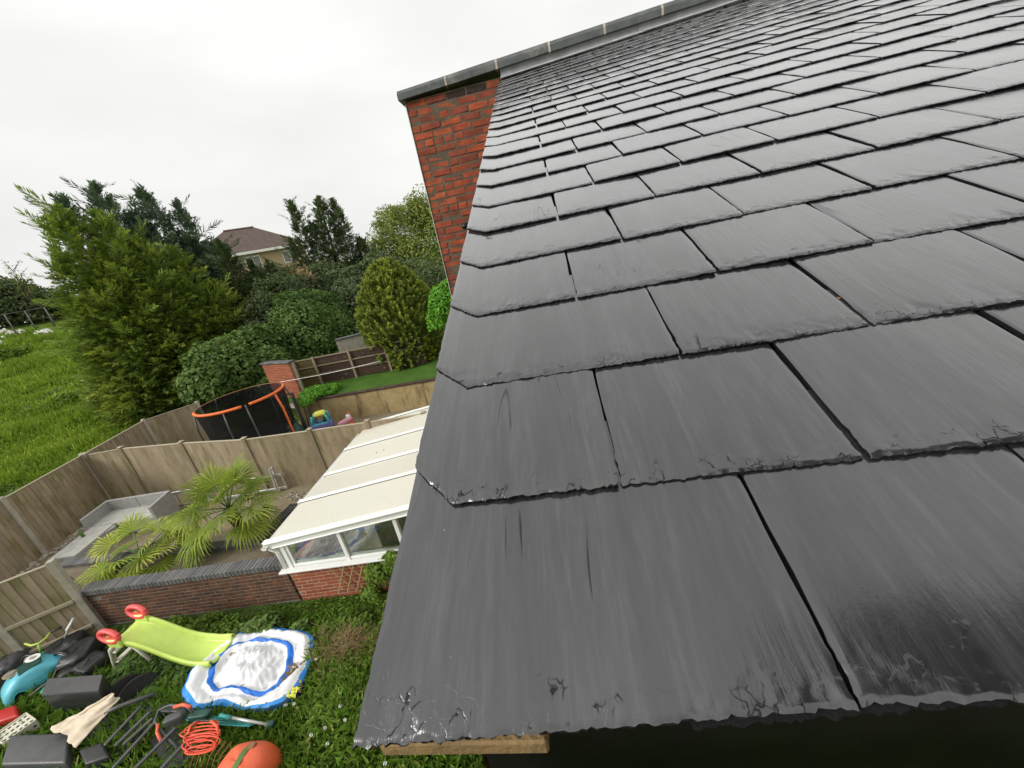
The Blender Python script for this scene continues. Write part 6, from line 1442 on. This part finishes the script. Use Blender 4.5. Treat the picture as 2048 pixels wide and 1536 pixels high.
ct = sum(top, Vector()) / 4; g = G(); g.add([p.lerp(ct, .02) + ups * .012 for p in top] + [p.lerp(ct, .02) - ups * .01 for p in top], [(0, 1, 2, 3), (7, 6, 5, 4), (0, 4, 5, 1), (1, 5, 6, 2), (2, 6, 7, 3), (3, 7, 4, 0)]); g.build('lid', M['grey_pl'], t1)
t1, top = boxthing('garden_bench', 'flat dark grey plastic bench lying before the storage box', 'bench', at(0, 1530, .30), at(130, 1526, .30), at(140, 1464, .30), .27, M['grey_pl'])
c_ = gz(at(250, 1470, .15), 0); ch = thing('slatted_lounger', 'black slatted plastic lounger tipped over with rounded arms', 'lounger', c_)
for (x0, y0, x1, y1, z) in ((209, 1491, 282, 1412, .30), (230, 1492, 300, 1424, .28), (246, 1490, 306, 1436, .27), (226, 1536, 312, 1442, .25), (262, 1545, 352, 1455, .22), (320, 1540, 385, 1470, .22)):
    G().bar(at(x0, y0, z), at(x1, y1, z), .045, .03, .008).build('slat', M['grey_pl'], ch)
for x, y in ((243, 1374), (272, 1372)):
    p = at(x, y, .26); g = G(); Fm = frame(Vector((.75, -.4, .25))); pts = [(0.24 * math.cos(a), .22 * math.sin(a)) for a in [math.pi * k / 12 for k in range(13)]]
    g.prism(pts, (p - ups * .12, Matrix((Fm.col[1], Fm.col[2], Fm.col[0])).transposed()), .05); g.build('arm', M['black_pl'], ch)
G().tube([at(195, 1432, .42), at(240, 1412, .40), at(308, 1388, .36)], .028, 8).build('top_bar', M['grey_pl'], ch, True)
for pts in (((150, 1470), (215, 1420), (262, 1440), (200, 1510)), ((215, 1420), (300, 1395), (335, 1425), (262, 1445)), ((200, 1500), (262, 1440), (300, 1460), (240, 1530)), ((300, 1480), (372, 1430), (420, 1470), (340, 1560))):
    q = [at(x, y, .12) for x, y in pts]; g = G(); g.add([gz(p, .12) for p in q] + [gz(p, .02) for p in q], [(0, 1, 2, 3), (7, 6, 5, 4), (0, 4, 5, 1), (1, 5, 6, 2), (2, 6, 7, 3), (3, 7, 4, 0)]); g.build('seat_panel', M['black_pl'], ch)
q = [at(x, y, z) for x, y, z in ((180, 1500, .24), (215, 1470, .26), (222, 1505, .24))]; bx, tp2 = boxthing('plastic_footstool', 'black plastic footstool beside the slatted lounger', 'stool', at(168, 1530, .28), at(218, 1512, .28), at(204, 1482, .28), .26, M['black_pl'])
bx2, tp2 = boxthing('black_tray', 'shallow black tray at the edge of the pool', 'tray', at(312, 1424, .16), at(368, 1424, .16), at(372, 1406, .16), .14, M['black_pl'])
# cream cloth draped over the furniture
rr = np.random.default_rng(14); P = []
cA, cB, cC, cD = at(100, 1455, .40), at(158, 1492, .30), at(238, 1398, .46), at(222, 1392, .46)
for i in range(31):
    row = []
    for j in range(19):
        u_, v_ = i / 30, j / 18; p = cA.lerp(cD, u_).lerp(cB.lerp(cC, u_), v_)
        q = np.array([[u_ * 4, v_ * 9, 1.0]]); q2 = np.array([[u_ * 9, v_ * 22, 2.0]])
        p = p + ups * float(vnoise(q, 3)[0] * .045 + abs(vnoise(q2, 5)[0]) * .02 + .05 * math.sin(math.pi * v_)) + Vector((float(vnoise(q, 7)[0]), float(vnoise(q, 8)[0]), 0)) * .05; row.append(p)
    P.append(row)
g = G(); g.grid(P); o = solo('cream_cloth', g, M['cloth'], 'crumpled cream cloth thrown over the black plastic furniture', 'cloth', gz(cA, .3), smooth=True); md = o.modifiers.new('thick', 'SOLIDIFY'); md.thickness = .006
# basket and red crate
b0, b1, b2 = at(5, 1488, .24), at(72, 1440, .24), at(52, 1426, .24); bd_ = b2 - b1; tb = thing('cream_basket', 'cream plastic basket with rows of round holes', 'basket', gz(b0, 0))
crn = [b0 + bd_, b0, b1, b2]; crn = [gz(p, .24) for p in crn]
for i in range(4):
    a, b = crn[i], crn[(i + 1) % 4]; g = G(); g.bar(gz(a, .13), gz(b, .13), .012, .24); sd2 = g.build('side', M['cream_pl'], tb); nrm = (b - a).normalized().cross(ups); 
    k = max(3, int((b - a).length / .07))
    for r_ in (.10, .17):
        for m_ in range(k):
            for sg in (1, -1): disc(gz(a.lerp(b, (m_ + .5) / k), r_) + nrm * (.0065 * sg), nrm * sg, .016, .016, th=.001, n=10).build('hole', M['black_pl'], sd2)
G().add([gz(p, .23) for p in crn], [(0, 1, 2, 3)]).build('top_panel', M['cream_pl'], tb)
for i in range(3):
    for j in range(6): p = crn[0].lerp(crn[3], (j + .6) / 6.2).lerp(crn[1].lerp(crn[2], (j + .6) / 6.2), (i + .6) / 3.2); disc(gz(p, .232), ups, .018, .018, (0, 1, 0), 10, .001).build('hole', M['black_pl'], tb)
bx3, tp3 = boxthing('red_crate', 'red plastic crate behind the cream basket', 'crate', at(-15, 1448, .25), at(36, 1430, .25), at(30, 1408, .25), .24, M['red_box'])
# --- grass trimmer with cable
g0 = gz(at(380, 1440, .1), 0); tm = thing('grass_trimmer', 'grass trimmer with orange and black looped handle and long grey shaft', 'trimmer', g0)
lp = [(355, 1495, .16), (325, 1465, .20), (309, 1442, .26), (318, 1420, .32), (340, 1410, .36), (372, 1412, .36), (385, 1424, .32)]
G().tube([at(*q) for q in lp], .016, 8).build('handle_loop', M['grey_pl'], tm, True)
G().tube([at(x, y, z + .015) for x, y, z in ((322, 1482, .20), (314, 1465, .22), (316, 1448, .26))], .018, 8).build('grip', M['orange'], tm, True)
G().tube([at(x, y, z + .02) for x, y, z in ((348, 1414, .34), (366, 1409, .36), (382, 1414, .36))], .020, 8).build('grip', M['orange'], tm, True)
rbox(at(350, 1436, .26), (.24, .11, .11), rz(.4)).build('motor_body', M['grey_pl'], tm, True); rbox(at(400, 1430, .24), (.30, .10, .09), rz(.1)).build('green_housing', M['dkgreen_pl'], tm, True)
G().tube([at(455, 1434, .24), at(535, 1449, .16)], .018, 8).build('shaft', M['alu'], tm, True); G().tube([at(440, 1431, .25), at(462, 1436, .24)], .026, 8).build('collar', M['teal_cable'], tm, True); rbox(at(540, 1449, .14), (.12, .07, .07), rz(.2)).build('trimmer_head', M['dkgreen_pl'], tm, True)
rr2 = random.Random(12)
def loopcord(name, label, cx_, cy_, rx, ry, z, nl, rad, mat, cat, ang=0, seed=1):
    r = random.Random(seed); pts = []
    for l in range(nl):
        ox, oy = r.gauss(0, rx * .06), (l - nl / 2) * ry * .16; sx, sy = r.uniform(.85, 1.1), r.uniform(.2, .42)
        for k in range(18):
            a = 2 * math.pi * k / 18; x = cx_ + ox + rx * sx * math.cos(a) * math.cos(ang) - ry * sy * math.sin(a) * math.sin(ang); y = cy_ + oy + rx * sx * math.cos(a) * math.sin(ang) + ry * sy * math.sin(a) * math.cos(ang)
            pts.append(at(x, y, z + .012 * l + r.gauss(0, .006)))
    return solo(name, G().tube(pts, rad, 6), mat, label, cat, gz(pts[0], z), smooth=True)
loopcord('orange_cable', 'hank of bright orange cable wound on a metal frame', 402, 1478, 36, 38, .28, 9, .008, M['cable'], 'cable', -.18, 2)
loopcord('teal_cord', 'thin teal cord looped under the grass trimmer', 440, 1443, 70, 14, .16, 4, .006, M['teal_cable'], 'cord', .10, 3)
cf = thing('cable_frame', 'bent rusty wire frame with red grip carrying the orange cable', 'frame', gz(at(400, 1500, 0), 0))
G().tube([at(x, y, .30) for x, y in ((372, 1510), (374, 1470), (380, 1450), (395, 1441), (425, 1441), (436, 1452), (438, 1480))], .011, 6).build('frame_rod', M['black_pl'], cf, True)
G().tube([at(x, y, .315) for x, y in ((376, 1468), (381, 1452), (393, 1444))], .016, 8).build('grip', M['orange'], cf, True); G().tube([at(x, y, .315) for x, y in ((422, 1442), (434, 1452), (436, 1468))], .016, 8).build('grip', M['orange'], cf, True)
for i in range(7): x = 372 + i * 11; G().tube([at(x + 25, 1478 + i, .26), at(x + 5, 1510, .16), at(x - 6, 1545, .08)], .007, 5).build('frame_rod', M['rust'], cf, True)
# --- orange dome
oc = at(500, 1560, .0); od = thing('orange_mower', 'orange plastic mower hood with a green strap', 'mower', gz(oc, 0)); oc = gz(oc, 0)
rows = []
for i in range(14):
    ph = math.pi / 2 * i / 13; row = []
    for k in range(40):
        th = 2 * math.pi * k / 40; e_ = .8; rr_ = max(0.0, math.cos(ph)) ** .6; sg = lambda v, p: math.copysign(abs(v) ** p, v)
        z = .34 * math.sin(ph) ** .9; row.append(oc + Vector((.36 * rr_ * sg(math.cos(th), .75), .30 * rr_ * sg(math.sin(th), .75), .02 + z + .006 * math.sin(th * 5 + ph * 3))))
    rows.append(row)
g = G(); g.grid(rows, True); g.build('hood', M['orange'], od, True)
wst = []
for i in range(11):
    x = .02; y = -.29 + .58 * i / 10; rr_ = max(0, 1 - (abs(y) / .30) ** 2.6); z = .34 * rr_ ** .45 + .03; wst.append((x, y, z))
G().grid([[oc + Vector((x + dx, y, z)) for dx in (-.035, .035)] for x, y, z in wst]).build('strap', M['olive_pl'], od, True)
rbox(oc + Vector((.06, .16, .33)), (.09, .07, .06)).build('knob', M['rust'], od, True)
